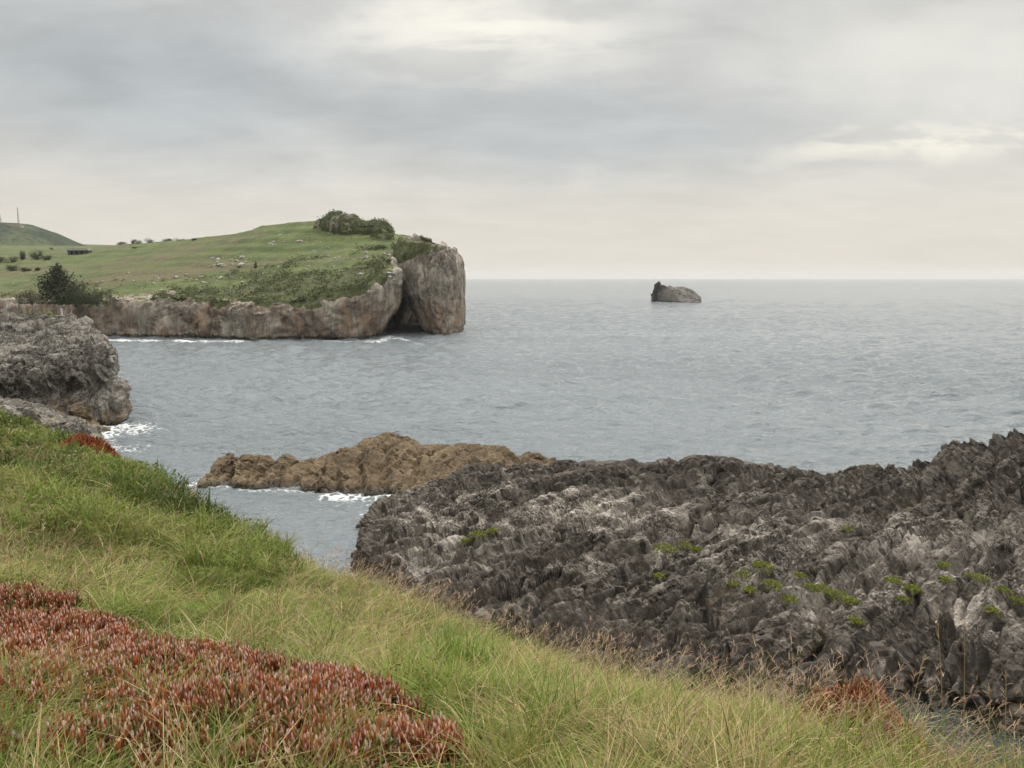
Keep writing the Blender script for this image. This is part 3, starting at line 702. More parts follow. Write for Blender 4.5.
# ------------------------------------------------------------------ grassy slope
edge_px = [(1024, 782, 3.25), (900, 766, 3.95), (800, 736, 4.65), (700, 716, 5.3), (640, 690, 5.9), (560, 666, 6.6), (480, 630, 7.5), (400, 594, 8.8), (330, 575, 10.2), (280, 556, 12), (200, 503, 16), (150, 476, 19), (100, 452, 23), (50, 432, 27), (0, 412, 31)]
E3 = [P(*e) for e in edge_px]
edge = [(20, -8), (10, -1.5), (5.2, 2.4)] + [(p[0], p[1]) for p in E3] + [(-30, 42), (-48, 52), (-80, 62)]
gr_pts = E3 + pts([(0, 768, 2.55), (256, 768, 2.55), (512, 768, 2.6), (768, 768, 2.65), (1024, 800, 2.7), (700, 730, 3.7), (512, 680, 4.4), (350, 640, 5.4), (150, 640, 4.9), (0, 600, 5.6), (200, 590, 7.2), (0, 540, 8.5), (100, 520, 11),
                   (0, 480, 15), (100, 480, 16), (0, 440, 23), (-150, 480, 14), (-150, 420, 30), (-150, 600, 5.5)]) + [(0, 0, 12.4), (-6, 0, 12.9), (6, -3, 12.2), (-14, 4, 13.2), (0, -8, 13.2), (-30, 12, 13.2)]
GT = TPS(gr_pts, 1e-4)
def ground_z(x, y):
    d, _ = polydist(x, y, edge)
    d = -d          # positive beyond the edge
    z = GT(x, y) + fbm(p2(x, y), 1.7, 4, .55, 201).reshape(np.shape(x)) * (.12 + .16 * smooth(8, 14, y))
    k = 1.5 * np.log1p(np.exp(np.clip((d - .35) * 3, -30, 30))) / 3
    return z - k, d
_d0, _ = polydist(np.array([0.]), np.array([0.]), edge)
if _d0[0] < 0:
    edge = edge[::-1]
gx, gy = np.meshgrid(np.concatenate([np.linspace(-90, -22, 70)[:-1], np.linspace(-22, 14, 420), np.linspace(14, 40, 30)[1:]]), np.concatenate([np.linspace(-30, 0, 40)[:-1], np.linspace(0, 36, 420), np.linspace(36, 75, 60)[1:]]), indexing='ij')
gz, gd = ground_z(gx, gy)
gz = np.maximum(gz, -3)
m, T, out = new_mat('slope_soil'); p = T.pos()
c = T.mix(T.noise(p, 3, 5, .6), (.06, .05, .025), (.09, .085, .035))
principled(T, out, c, .95, T.bump(T.noise(p, 12, 5, .7), .8, .05), .1)
ground = mesh_raw('ground', np.stack([gx, gy, gz], -1).reshape(-1, 3), grid_faces(*gx.shape), m)
tag(ground, 'grassy cliff-top slope falling away to the rocks', 'ground', kind='structure')
#PART3
# ------------------------------------------------------------------ leaf and blade meshes
def leaf_mat(name, trans=.35, rough=.7):
    m, T, out = new_mat(name)
    c = T.attr('col', 'Color')
    b = T.n.new('ShaderNodeBsdfPrincipled'); T.put(b.inputs['Base Color'], c)
    b.inputs['Roughness'].default_value = rough; b.inputs['Specular IOR Level'].default_value = .25
    t = T.n.new('ShaderNodeBsdfTranslucent'); T.put(t.inputs[0], c)
    x = T.n.new('ShaderNodeMixShader'); x.inputs[0].default_value = trans
    T.l.new(b.outputs[0], x.inputs[1]); T.l.new(t.outputs[0], x.inputs[2]); T.l.new(x.outputs[0], out.inputs[0])
    return m
M_leaf = leaf_mat('living_leaf')
M_dry = leaf_mat('dry_straw', .25)
M_fleshy = leaf_mat('fleshy_leaf', .12, .55)

class Soup:
    """collects quads with colours into one mesh"""
    def __init__(s): s.V = []; s.F = []; s.C = []; s.n = 0
    def add(s, V, F, C):
        s.V.append(V); s.F.append(F + s.n); s.C.append(C); s.n += len(V)
    def blades(s, root, h, w, yaw, lean, bend, c0, c1, rows=4, face=None):
        n = len(root); ts = np.linspace(0, 1, rows)
        L = np.stack([np.cos(yaw), np.sin(yaw), 0 * yaw], 1)
        fa = yaw + math.pi / 2 + rng.normal(0, .7, n) if face is None else face
        Wd = np.stack([np.cos(fa), np.sin(fa), 0 * fa], 1)
        V = np.zeros((n, rows, 2, 3), np.float32); C = np.ones((n, rows, 2, 4), np.float32)
        for k, t in enumerate(ts):
            c = root + L * ((lean * t + bend * t * t) * h)[:, None]
            c[:, 2] += h * (t - .38 * bend * t ** 2.5 - .15 * lean * t)
            ww = w * (.75 + .9 * t - 1.6 * t * t) * .5
            V[:, k, 0] = c - Wd * ww[:, None]; V[:, k, 1] = c + Wd * ww[:, None]
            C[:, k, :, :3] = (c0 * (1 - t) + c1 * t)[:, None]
        b = np.arange(n)[:, None, None] * (rows * 2) + np.arange(rows - 1)[None, :, None] * 2 + np.array([0, 1, 3, 2])[None, None]
        s.add(V.reshape(-1, 3), b.reshape(-1, 4), C.reshape(-1, 4))
    def leaves(s, cen, size, col, up=.5, aspect=.5, nrm=None):
        n = len(cen)
        N = rng.normal(size=(n, 3)) if nrm is None else nrm + rng.normal(size=(n, 3)) * .6
        N[:, 2] += up; N /= np.linalg.norm(N, axis=1)[:, None]
        A = np.cross(N, rng.normal(size=(n, 3))); A /= np.maximum(np.linalg.norm(A, axis=1), 1e-6)[:, None]
        B = np.cross(N, A); z = size[:, None]
        V = np.stack([cen - A * z, cen - B * z * aspect + N * z * .12, cen + A * z, cen + B * z * aspect + N * z * .12], 1)
        C = np.ones((n, 4, 4), np.float32); C[..., :3] = col[:, None]
        s.add(V.reshape(-1, 3).astype(np.float32), np.arange(n * 4).reshape(-1, 4), C.reshape(-1, 4))
    def fingers(s, base, dirv, ln, w, c0, c1, c2):
        n = len(base); A = np.cross(dirv, rng.normal(size=(n, 3))); A /= np.linalg.norm(A, axis=1)[:, None]; B = np.cross(dirv, A)
        V = np.zeros((n, 4, 3, 3), np.float32); C = np.ones((n, 4, 3, 4), np.float32)
        for k, (t, r, c) in enumerate([(0, .75, c0), (.72, 1.0, c1), (.86, 1.0, c2), (1, .45, c2)]):
            for j in range(3):
                a = j * 2.0944
                V[:, k, j] = base + dirv * (ln * t)[:, None] + (A * math.cos(a) + B * math.sin(a)) * (w * r * .5)[:, None]
                C[:, k, j, :3] = c
        q = []
        for k in range(3):
            for j in range(3): q.append([k * 3 + j, k * 3 + (j + 1) % 3, k * 3 + 3 + (j + 1) % 3, k * 3 + 3 + j])
        F = np.arange(n)[:, None, None] * 12 + np.array(q)[None]
        s.add(V.reshape(-1, 3), F.reshape(-1, 4), C.reshape(-1, 4))
    def build(s, name, mat, parent=None, smooth_=False, link=True):
        return mesh_raw(name, np.concatenate(s.V), np.concatenate(s.F), mat, parent, smooth_, {'col': np.concatenate(s.C)}, link)

def pal(t, cols):
    """t in 0..1 through a list of colours"""
    cols = np.array(cols, float); t = np.clip(t, 0, .9999) * (len(cols) - 1); i = t.astype(int); f = (t - i)[:, None]
    return cols[i] * (1 - f) + cols[i + 1] * f
def jitter(c, a): return np.clip(c * (1 + rng.normal(0, a, (len(c), 1)) + rng.normal(0, a * .4, c.shape)), .004, .9)

# ------------------------------------------------------------------ zones of the slope (regions on the ground)
red_px = [(-120, 575), (0, 597), (70, 600), (105, 630), (140, 650), (190, 652), (255, 672), (330, 688), (380, 700), (425, 722), (465, 752), (490, 800), (-120, 800)]
shrub_px = [(-200, 395), (0, 408), (60, 425), (110, 450), (150, 472), (205, 500), (250, 528), (290, 553), (300, 580), (255, 590), (205, 580), (150, 560), (100, 545), (40, 520), (-200, 500)]
red_d = lambda px, py: np.where(inside(px, py, red_px), 1, -1) * np.abs(polydist(px, py, red_px, True)[0])
shr_d = lambda px, py: np.where(inside(px, py, shrub_px), 1, -1) * np.abs(polydist(px, py, shrub_px, True)[0])
straw_anchor = np.array([(350, 600, .62), (430, 600, .55), (280, 640, .35), (500, 630, .6), (600, 660, .5), (700, 690, .52), (800, 710, .55), (600, 720, .4), (700, 745, .42), (455, 690, .1), (480, 730, .2), (900, 745, .5), (1010, 750, .22), (90, 575, .65),
                         (20, 560, .6), (150, 530, .1), (200, 590, .15), (100, 500, .15), (60, 450, .5), (150, 480, .4), (30, 415, .05), (120, 465, .45), (240, 590, .2), (60, 740, .35), (150, 760, .3), (300, 740, .4), (820, 750, .5)], float)
def straw_at(px, py):
    w = np.exp(-((px[:, None] - straw_anchor[:, 0]) ** 2 + (py[:, None] - straw_anchor[:, 1]) ** 2) / (2 * 48 ** 2)) + 1e-6
    return (w * straw_anchor[:, 2]).sum(1) / w.sum(1)

def scatter(n, r0=1.9, r1=46, a=44):
    r = r0 * (r1 / r0) ** rng.random(n); t = R(a) * (2 * rng.random(n) - 1)
    x, y = r * np.sin(t), r * np.cos(t)
    z, d = ground_z(x, y); px, py = project(x, y, z)
    return np.stack([x, y, z], 1), d, r, px, py

# ------------------------------------------------------------------ grass
GREENS = [(.06, .10, .016), (.115, .17, .024), (.18, .24, .038), (.25, .27, .062)]
STRAWS = [(.22, .165, .065), (.34, .265, .115), (.50, .40, .21), (.26, .16, .085)]
S = Soup()
root, d, r, px, py = scatter(620000)
keep = (d < .45) & (px > -160) & (px < 1190) & (py < 1000)
for bx_, by_, brx in ((858, 752, .30),):
    b_ = P(bx_, by_, 3.85); keep &= ~((np.hypot(root[:, 0] - b_[0], (root[:, 1] - b_[1]) * 1.3) < brx) & (rng.random(len(r)) < .85))
rd = red_d(px, py); sd = shr_d(px, py)
cl = fbm(root * np.array([1, 1, 0]), .9, 3, .55, 301); cl2 = fbm(root * np.array([1, 1, 0]), .28, 2, .5, 302); cl3 = fbm(root * np.array([1, 1, 0]), 3.0, 3, .5, 303)
lowl = smooth(660, 715, py - .16 * px + 35 * cl)      # grass invading the lower edge of the red mat
keep &= rng.random(len(r)) < np.where(rd > 4, .06 + .85 * lowl * smooth(480, 200, px), 1) * np.where(sd > 0, .8, 1) * (.55 + .45 * smooth(-.5, .3, cl2 + .5 * cl))
root, d, r, px, py, cl, cl2, cl3 = [v[keep] for v in (root, d, r, px, py, cl, cl2, cl3)]
n = len(r)
wq = root * np.array([1, 1, 0]) + .06 * np.stack([fbm(root, .3, 2, .5, 305), fbm(root, .3, 2, .5, 306), 0 * r], 1)
tsz = .24 * (1 + .05 * r)
T1, T2, tid = worley(wq / .26, 307)
eps = .02
tgx = (worley((wq + [eps, 0, 0]) / .26, 307)[0] - T1) / eps; tgy = (worley((wq + [0, eps, 0]) / .26, 307)[0] - T1) / eps
tid2 = (tid * 7.13) % 1.0
st = straw_at(px, py) + .3 * cl + .2 * cl3 + .55 * (tid2 - .5) + rng.normal(0, .1, n)
dry = rng.random(n) < np.clip(st * .72 - .04, .03, .8)
gcol = jitter(pal(np.clip(.45 + .4 * cl3 + .25 * cl + .5 * (tid - .5) + rng.normal(0, .16, n) + .15 * st, 0, 1), GREENS), .14)
scol = jitter(pal(np.clip(.5 + .4 * cl2 + rng.normal(0, .25, n), 0, 1), STRAWS), .14)
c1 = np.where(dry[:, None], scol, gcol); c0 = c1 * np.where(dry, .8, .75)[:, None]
h = (.085 + .11 * rng.random(n) + .06 * cl + .11 * (tid - .4)) * (1.2 - .7 * np.clip(T1, 0, 1)) * np.where(dry, 1.2, 1.0) * smooth(.6, -.1, d) ** .3
h *= 1 - .5 * smooth(720, 850, px) * smooth(1060, 960, px) - .3 * smooth(960, 1060, px)
h = np.clip(h, .05, .5) * (1 + .25 * smooth(5, 20, r))
w = np.maximum(.0055, r * .00125) * (.6 + .9 * rng.random(n)) * np.where(dry, .75, 1)
yaw = np.arctan2(tgy, tgx) + rng.normal(0, .8, n); yaw = np.where(rng.random(n) < .3, rng.normal(-.3, .7, n), yaw)
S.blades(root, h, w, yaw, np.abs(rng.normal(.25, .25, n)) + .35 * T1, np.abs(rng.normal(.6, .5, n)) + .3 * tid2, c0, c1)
# taller arching tufts
tr, td, trr, tpx, tpy = scatter(1500, 2.2, 14)
ok = (td < -.05) & ((red_d(tpx, tpy) < -3) | ((tpy - .16 * tpx > 690) & (tpx < 330))) & (tpx > -60) & (tpx < 1090)
ok &= rng.random(len(trr)) < .55
for (x, y, z), rr, ppx, ppy in zip(tr[ok], trr[ok], tpx[ok], tpy[ok]):
    k = int(rng.integers(14, 40)); g = rng.random() < .5
    b = np.array([x, y, z]) + np.concatenate([rng.normal(0, .035 + .004 * rr, (k, 2)), np.zeros((k, 1))], 1)
    base = np.array(GREENS[rng.integers(1, 4)]) if g else np.array(STRAWS[rng.integers(0, 3)])
    c = jitter(np.tile(base, (k, 1)), .12); hh = rng.uniform(.18, .36) * (.7 + .5 * rng.random(k))
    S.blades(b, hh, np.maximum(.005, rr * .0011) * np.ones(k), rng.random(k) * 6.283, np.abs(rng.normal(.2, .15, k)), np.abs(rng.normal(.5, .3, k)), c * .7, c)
# the bright green sedge clump in the middle of the slope
for cx, cy, Y in [(452, 712, 3.9), (470, 706, 4.0), (440, 700, 4.1)]:
    c0_ = P(cx, cy, Y); zc, _ = ground_z(c0_[:1], c0_[1:2]); k = 190
    b = np.array([c0_[0], c0_[1], zc[0]]) + np.concatenate([rng.normal(0, .06, (k, 2)), np.zeros((k, 1))], 1)
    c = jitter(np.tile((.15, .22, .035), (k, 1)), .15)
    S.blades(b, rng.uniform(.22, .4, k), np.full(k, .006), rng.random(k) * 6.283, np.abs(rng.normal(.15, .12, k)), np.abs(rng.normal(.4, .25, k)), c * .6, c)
# straws lying over and small weed leaves between the blades
q_ = (rng.random(n) < .012) & (red_d(px, py) < 2)
S.blades(root[q_] + np.stack([0 * r[q_], 0 * r[q_], h[q_] * .7], 1), rng.uniform(.08, .2, q_.sum()), w[q_] * .7, rng.random(q_.sum()) * 6.283, rng.uniform(.6, 1.3, q_.sum()), rng.uniform(.1, .7, q_.sum()), scol[q_] * .8, scol[q_] * .9)
q_ = (rng.random(n) < .16 * smooth(.0, .5, cl3 + .4 * cl)) & (r < 14)
k_ = q_.sum(); c_ = root[q_] + np.stack([rng.normal(0, .02, k_), rng.normal(0, .02, k_), h[q_] * rng.uniform(.4, 1.1, k_)], 1)
S.leaves(c_, np.maximum(.009, r[q_] * .0016) * rng.uniform(.7, 1.6, k_), jitter(pal(rng.random(k_), [(.07, .11, .02), (.12, .17, .03), (.18, .22, .05)]), .15), .8, .5)
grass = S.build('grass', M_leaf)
tag(grass, 'long mixed green and straw coloured grass covering the slope', 'grass', kind='stuff')

# ------------------------------------------------------------------ dry seed stalks
def stalks(S, root, h, w, yaw, lean, bend, col, headcol, hs, rows=6):
    S.blades(root, h, w, yaw, lean, bend, col * .9, col, rows, face=np.zeros(len(h)) + rng.normal(0, .5, len(h)))
    L = np.stack([np.cos(yaw), np.sin(yaw), 0 * yaw], 1)
    for k in range(6):
        t = 1.0 - .24 * rng.random(len(h)) ** 1.2
        c = root + L * ((lean * t + bend * t * t) * h)[:, None]; c[:, 2] += h * (t - .38 * bend * t ** 2.5 - .15 * lean * t)
        S.blades(c, hs * rng.uniform(.5, 1.1, len(h)), w * 1.9, yaw + rng.normal(0, .9, len(h)), rng.uniform(.2, .9, len(h)), rng.uniform(0, .8, len(h)), headcol, headcol, 3)
S = Soup()
root, d, r, px, py = scatter(90000, 2.6, 26)
sa = straw_at(px, py)
b_ = P(856, 752, 3.7); fr = (np.hypot(root[:, 0] - b_[0], root[:, 1] - b_[1]) > .55) * smooth(-1.1, -.1, d) * (d < .5) * smooth(250, 340, px) * (1 - .72 * smooth(720, 860, px))
keep = (px > -40) & (px < 1100) & (d < .5) & (rng.random(len(r)) < .22 * fr * smooth(.0, .35, fbm(root * np.array([1, 1, 0]), .7, 3, .6, 331) + .25) + .045 * smooth(.15, .5, sa) + .09 * smooth(.42, .6, sa)) & (red_d(px, py) < -2)
root, d, r, px, py = [v[keep] for v in (root, d, r, px, py)]; n = len(r)
col = jitter(pal(rng.random(n), [(.26, .2, .1), (.4, .31, .17), (.5, .41, .25)]), .12)
hc = jitter(pal(rng.random(n), [(.21, .13, .085), (.33, .22, .15), (.42, .32, .2)]), .12)
yaw = np.where(rng.random(n) < .7, rng.normal(-.2, .6, n), rng.random(n) * 6.28)
stalks(S, root, rng.uniform(.24, .52, n), np.maximum(.0022, r * .00058), yaw, np.abs(rng.normal(.22, .18, n)), np.abs(rng.normal(.3, .22, n)), col, hc, .028 + .0012 * r)
dry_grass = S.build('dry_grass', M_dry)
tag(dry_grass, 'dry straw stems with brown seed heads along the slope edge', 'dry grass', kind='stuff')

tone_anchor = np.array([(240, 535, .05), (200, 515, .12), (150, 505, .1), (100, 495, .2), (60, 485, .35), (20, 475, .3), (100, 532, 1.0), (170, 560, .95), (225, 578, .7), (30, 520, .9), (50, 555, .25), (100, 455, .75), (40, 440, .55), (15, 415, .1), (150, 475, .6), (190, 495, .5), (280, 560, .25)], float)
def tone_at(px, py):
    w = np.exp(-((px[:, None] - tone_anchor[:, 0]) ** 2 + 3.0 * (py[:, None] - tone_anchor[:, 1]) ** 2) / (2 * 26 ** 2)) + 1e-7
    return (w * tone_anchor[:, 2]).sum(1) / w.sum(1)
# ------------------------------------------------------------------ leafy undergrowth on the left of the slope
S = Soup()
root, d, r, px, py = scatter(700000, 6.5, 50)
sd = shr_d(px, py); nz = fbm(root * np.array([1, 1, 0]), 1.3, 4, .55, 351); nz2 = fbm(root * np.array([1, 1, 0]), .5, 2, .5, 352); nz3 = fbm(root * np.array([1, 1, 0]), 4.5, 3, .5, 353)
keep = (d < .5) & (px > -160) & (sd > -14 + 45 * nz3 + 25 * nz) & (rng.random(len(r)) < smooth(-.3, .25, nz + .5 * nz2))
root, d, r, px, py, nz, nz2, nz3 = [v[keep] for v in (root, d, r, px, py, nz, nz2, nz3)]; n = len(r)
wq = root * np.array([1, 1, 0]) + .22 * np.stack([nz2, np.roll(nz2, 0) * nz, 0 * nz], 1)
U1, U2, uid = worley(wq / 1.15, 357); V1, V2, vid = worley(wq / .45, 358); dome = np.clip(1 - 1.25 * U1, 0, 1) ** .7
top = (.05 + (.2 + .55 * uid) * dome + .16 * smooth(-.35, .5, nz) + .10 * np.clip(1 - 1.5 * V1, 0, 1)) * smooth(.6, -.4, d)
c = root.copy(); c[:, 2] += top * rng.random(n) ** .45
far = smooth(10, 28, r)
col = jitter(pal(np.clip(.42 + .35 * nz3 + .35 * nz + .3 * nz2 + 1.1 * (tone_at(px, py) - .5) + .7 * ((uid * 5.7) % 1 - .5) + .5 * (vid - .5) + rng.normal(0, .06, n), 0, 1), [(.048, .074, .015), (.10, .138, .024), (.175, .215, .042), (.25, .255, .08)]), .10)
br = rng.random(n) < .10 + .5 * smooth(.05, .5, fbm(root * np.array([1, 1, 0]), 2.6, 4, .6, 355)); col[br] = jitter(np.tile((.25, .2, .1), (br.sum(), 1)), .2)
lf = rng.random(n) < .62
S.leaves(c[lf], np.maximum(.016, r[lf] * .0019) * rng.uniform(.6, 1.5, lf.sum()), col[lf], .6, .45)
bl = (~lf) & (rng.random(n) < .6); k_ = bl.sum()
yw = np.arctan2(root[bl, 1], root[bl, 0]) * 0 + rng.random(k_) * 6.283
b_ = root[bl].copy(); b_[:, 2] += top[bl] * .55
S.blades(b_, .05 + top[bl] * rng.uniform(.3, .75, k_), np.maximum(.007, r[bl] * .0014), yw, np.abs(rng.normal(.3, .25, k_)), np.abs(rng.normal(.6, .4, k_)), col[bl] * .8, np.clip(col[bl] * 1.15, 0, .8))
undergrowth = S.build('undergrowth', M_leaf)
tag(undergrowth, 'dense green leafy undergrowth on the left of the slope', 'undergrowth', kind='stuff')

# ------------------------------------------------------------------ red succulent mat
S = Soup()
root, d, r, px, py = scatter(76000, 1.9, 8.5)
rd = red_d(px, py); nz = fbm(root * np.array([1, 1, 0]), .6, 3, .55, 371); nz2 = fbm(root * np.array([1, 1, 0]), .16, 2, .5, 372)
lowl = smooth(665, 715, py - .16 * px + 45 * nz) * smooth(480, 200, px)
rd = np.minimum(rd, 60) - 12 * smooth(350, 480, px)
keep = (rng.random(len(r)) < smooth(-8, 26, rd + 40 * nz + 14 * nz2)) & (px > -130) & (rng.random(len(r)) < smooth(-.6, .1, nz + .6 * nz2 + .1) * (1 - .82 * lowl) * .8)
root, nz, r, rdk = root[keep], nz[keep], r[keep], rd[keep]; n = len(r)
nzh = fbm(root * np.array([1, 1, 0]) + 9.1, .5, 3, .6, 377); gr_ = rng.random(n) < .10 + .12 * smooth(0, .5, -nzh)
mound = (.05 + .10 * smooth(-.4, .5, nz)) * rng.uniform(.85, 1.12, n) * smooth(-25, 25, rdk)
for k in range(6):
    yaw = rng.random(n) * 6.283; sp = np.where(k == 0, 0, rng.uniform(.03, .3, n))
    dv = np.stack([np.cos(yaw) * sp, np.sin(yaw) * sp, np.ones(n)], 1); dv /= np.linalg.norm(dv, axis=1)[:, None]
    b = root + dv * np.array([1, 1, 0]) * .012; b[:, 2] += mound + rng.uniform(-.035, .02, n)
    hue = np.clip(rng.random(n) * .6 + .4 * smooth(-.4, .4, nzh), 0, 1)
    g3 = gr_[:, None]
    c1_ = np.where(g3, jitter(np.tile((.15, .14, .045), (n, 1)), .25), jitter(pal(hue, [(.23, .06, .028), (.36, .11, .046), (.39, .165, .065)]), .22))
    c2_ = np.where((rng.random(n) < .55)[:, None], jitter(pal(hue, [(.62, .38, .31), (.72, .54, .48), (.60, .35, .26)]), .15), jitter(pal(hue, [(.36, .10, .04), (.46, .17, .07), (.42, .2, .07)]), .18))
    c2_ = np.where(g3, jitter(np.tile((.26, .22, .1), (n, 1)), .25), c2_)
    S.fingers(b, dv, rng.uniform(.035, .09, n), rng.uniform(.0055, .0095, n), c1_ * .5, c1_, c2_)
# stems and withered lower leaves
b = root.copy(); up = np.tile((0, 0, 1.), (n, 1)) + rng.normal(0, .12, (n, 3)); up /= np.linalg.norm(up, axis=1)[:, None]
cs = jitter(np.tile((.12, .04, .025), (n, 1)), .2)
S.fingers(b, up, mound + .03, np.full(n, .011), cs * .7, cs, cs)
mat_ = S.build('ground_cover', M_fleshy)
tag(mat_, 'red brown succulent mat with pale pink tips in the foreground', 'succulents', kind='stuff')

# ------------------------------------------------------------------ two separate rusty red shrubs
def red_shrub(cx, cy, Y, rx, ry, top_py, nl, size, label, group=None):
    c = P(cx, cy, Y); z0, _ = ground_z(c[:1], c[1:2]); hh = max(.15, P(cx, top_py, Y)[2] - z0[0]) * 1.25; o = empty('low_shrub', (c[0], c[1], z0[0])); tag(o, label, 'shrub', group)
    S = Soup(); a = rng.random(nl) * 6.283; q = np.sqrt(rng.random(nl))
    x, y = rx * q * np.cos(a), ry * q * np.sin(a)
    top = hh * np.sqrt(np.maximum(0, 1 - q ** 2)) * (.75 + .5 * fbm(p2(x, y) * 1.0 / rx, .45, 3, .5, 391))
    zg, _ = ground_z(c[0] + x, c[1] + y)
    V = np.stack([x, y, zg - z0[0] + top * rng.random(nl) ** .35], 1)
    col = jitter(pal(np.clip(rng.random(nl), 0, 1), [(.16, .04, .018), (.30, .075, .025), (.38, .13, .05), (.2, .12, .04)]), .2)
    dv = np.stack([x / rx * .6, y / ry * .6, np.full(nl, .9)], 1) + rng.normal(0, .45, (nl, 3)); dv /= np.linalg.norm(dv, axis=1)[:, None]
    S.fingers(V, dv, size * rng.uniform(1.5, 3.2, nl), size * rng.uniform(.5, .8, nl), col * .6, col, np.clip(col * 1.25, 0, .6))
    S.build('foliage', M_fleshy, o)
red_shrub(858, 750, 3.72, .37, .24, 684, 6000, .0105, 'rusty red low shrub at the slope edge beside the tide pool')
red_shrub(90, 452, 21.6, .85, .6, 437, 1500, .045, 'small red shrub on the slope rim below the grey rock ledge')

# ------------------------------------------------------------------ headland scrub, trees, boulders, shed, masts
def hit_head(px, py, y0=172, y1=700):
    ys = np.linspace(y0, y1, 2500); q = np.stack([P(px, py, y) for y in ys]); g = head_topf(q[:, 0], q[:, 1])
    hit = q[:, 2] < g
    if hit.any(): i = np.argmax(hit)
    else:
        el_ = (g - EYE) / ys; el_[ys < 225] = -9; i = np.argmax(el_)
    near = np.argmin((Vh[:, 0] - q[i, 0]) ** 2 + (Vh[:, 1] - q[i, 1]) ** 2 + np.where(Vh[:, 2] < 3, 1e6, 0))
    return np.array([q[i, 0], q[i, 1], min(g[i], Vh[near, 2] + .2) - .3 if q[i, 1] > 225 else g[i]])
S = Soup()
sel = np.where((at_h['scrub'] > .45) & (Vh[:, 1] < 330))[0]; sel = sel[rng.random(len(sel)) < .1 + .9 * smooth(-.15, .25, fbm(Vh[sel], 4.5, 3, .6, 403))]
sel = rng.choice(sel, min(len(sel), 30000), replace=False)
c = Vh[sel]; n3 = fbm(c, 3.2, 3, .5, 401)
ksel = np.where(at_h['knoll'] > .4)[0]; ksel = rng.choice(ksel, min(len(ksel), 7000), replace=False)
c = np.concatenate([c, Vk[ksel]]); n3 = fbm(c, 3.2, 3, .5, 401); n = len(c)
c = c + rng.normal(0, .25, (n, 3)); c[:, 2] += rng.random(n) * (.25 + 1.9 * smooth(-.1, .5, n3)) * np.where(c[:, 2] > 25, .4, 1)
S.leaves(c, rng.uniform(.14, .32, n), jitter(pal(np.clip(.5 + .8 * n3 + rng.normal(0, .2, n), 0, 1), [(.036, .048, .018), (.06, .076, .026), (.09, .108, .038), (.115, .105, .052)]), .2), .7, .6)
scrub = S.build('scrub', M_leaf)
tag(scrub, 'dark low scrub along the rim of the headland cliff', 'scrub', kind='stuff')

m, T, out = new_mat('bark'); principled(T, out, T.mix(T.noise(T.pos(), 6, 4), (.05, .04, .03), (.1, .08, .06)), .9)
M_bark = m
def tube(path, rad, sides=7):
    path = np.asarray(path, float); n = len(path); t = np.gradient(path, axis=0); t /= np.linalg.norm(t, axis=1)[:, None]
    a = np.cross(t, (.31, .9, .2)); a /= np.linalg.norm(a, axis=1)[:, None]; b = np.cross(t, a)
    th = np.linspace(0, 2 * math.pi, sides, endpoint=False)
    V = path[:, None] + np.asarray(rad)[:, None, None] * (a[:, None] * np.cos(th)[None, :, None] + b[:, None] * np.sin(th)[None, :, None])
    i = np.arange(n * sides).reshape(n, sides); j = np.roll(i, -1, 1)
    return V.reshape(-1, 3), np.stack([i[:-1], j[:-1], j[1:], i[1:]], -1).reshape(-1, 4)
def tree(px, py, wpx, hpx, label, cols, kind='bush', group=None, nl=1400, lobes=9):
    b = hit_head(px, py); s = b[1] / FOC * 1.01; w, h = wpx * s, hpx * s
    o = empty('tree' if kind != 'bush' else 'bush', b); tag(o, label, 'tree' if kind != 'bush' else 'bush', group)
    V, F, k = [], [], 0
    tips = []
    for j in range(5):
        a = j * 1.26 + rng.random(); tip_ = np.array([math.cos(a) * w * .28, math.sin(a) * w * .25, h * rng.uniform(.5, .8)])
        q = np.linspace(0, 1, 6)[:, None]; path = tip_ * q ** np.array([1.4, 1.4, .9]); path[:, 2] -= .3 * (1 - q[:, 0])
        v, f = tube(path, np.linspace(.035, .012, 6) * h); V.append(v); F.append(f + k); k += len(v)
    mesh_raw('trunk', np.concatenate(V), np.concatenate(F), M_bark, o)
    S = Soup(); L = []
    for j in range(lobes):
        if kind == 'cone':
            t = j / (lobes - 1); rr = w * .5 * (1 - t) ** .75 * .55 + .03 * w; a = rng.random() * 6.28; q = rng.random() * .75
            L.append((math.cos(a) * w * .5 * (1 - t) * q, math.sin(a) * w * .45 * (1 - t) * q, h * (.14 + .76 * t), rr, rr * 1.05))
        else:
            a = rng.random() * 6.28; q = rng.random() ** .5
            L.append((math.cos(a) * w * .34 * q, math.sin(a) * w * .3 * q, h * rng.uniform(.02, .62), w * rng.uniform(.18, .28), h * rng.uniform(.22, .34)))
    wts = np.array([l[3] ** 2 for l in L]); pick = rng.choice(len(L), nl, p=wts / wts.sum()); L = np.array(L)[pick]
    dv = rng.normal(size=(nl, 3)); dv /= np.linalg.norm(dv, axis=1)[:, None]
    c = L[:, :3] + dv * np.stack([L[:, 3], L[:, 3], L[:, 4]], 1) * (rng.random(nl) ** .35)[:, None] * (1 + .25 * rng.normal(size=nl))[:, None]
    c[:, 2] = np.where(c[:, 2] < 0, np.abs(c[:, 2]) * .6, c[:, 2])
    shade = np.clip(.5 + .35 * fbm(c + b, w * .18, 3, .5, 411) + rng.normal(0, .18, nl), 0, 1)
    S.leaves(c, rng.uniform(.5, 1.1, nl) * max(.16, .035 * h), jitter(pal(shade, cols), .18), .5, .6, nrm=dv)
    S.build('crown', M_leaf, o)
    return o
DK = [(.022, .028, .012), (.04, .05, .02), (.06, .07, .03)]
MD = [(.035, .045, .018), (.055, .07, .026), (.08, .095, .035)]
BR = [(.05, .045, .022), (.08, .075, .035), (.095, .095, .045)]
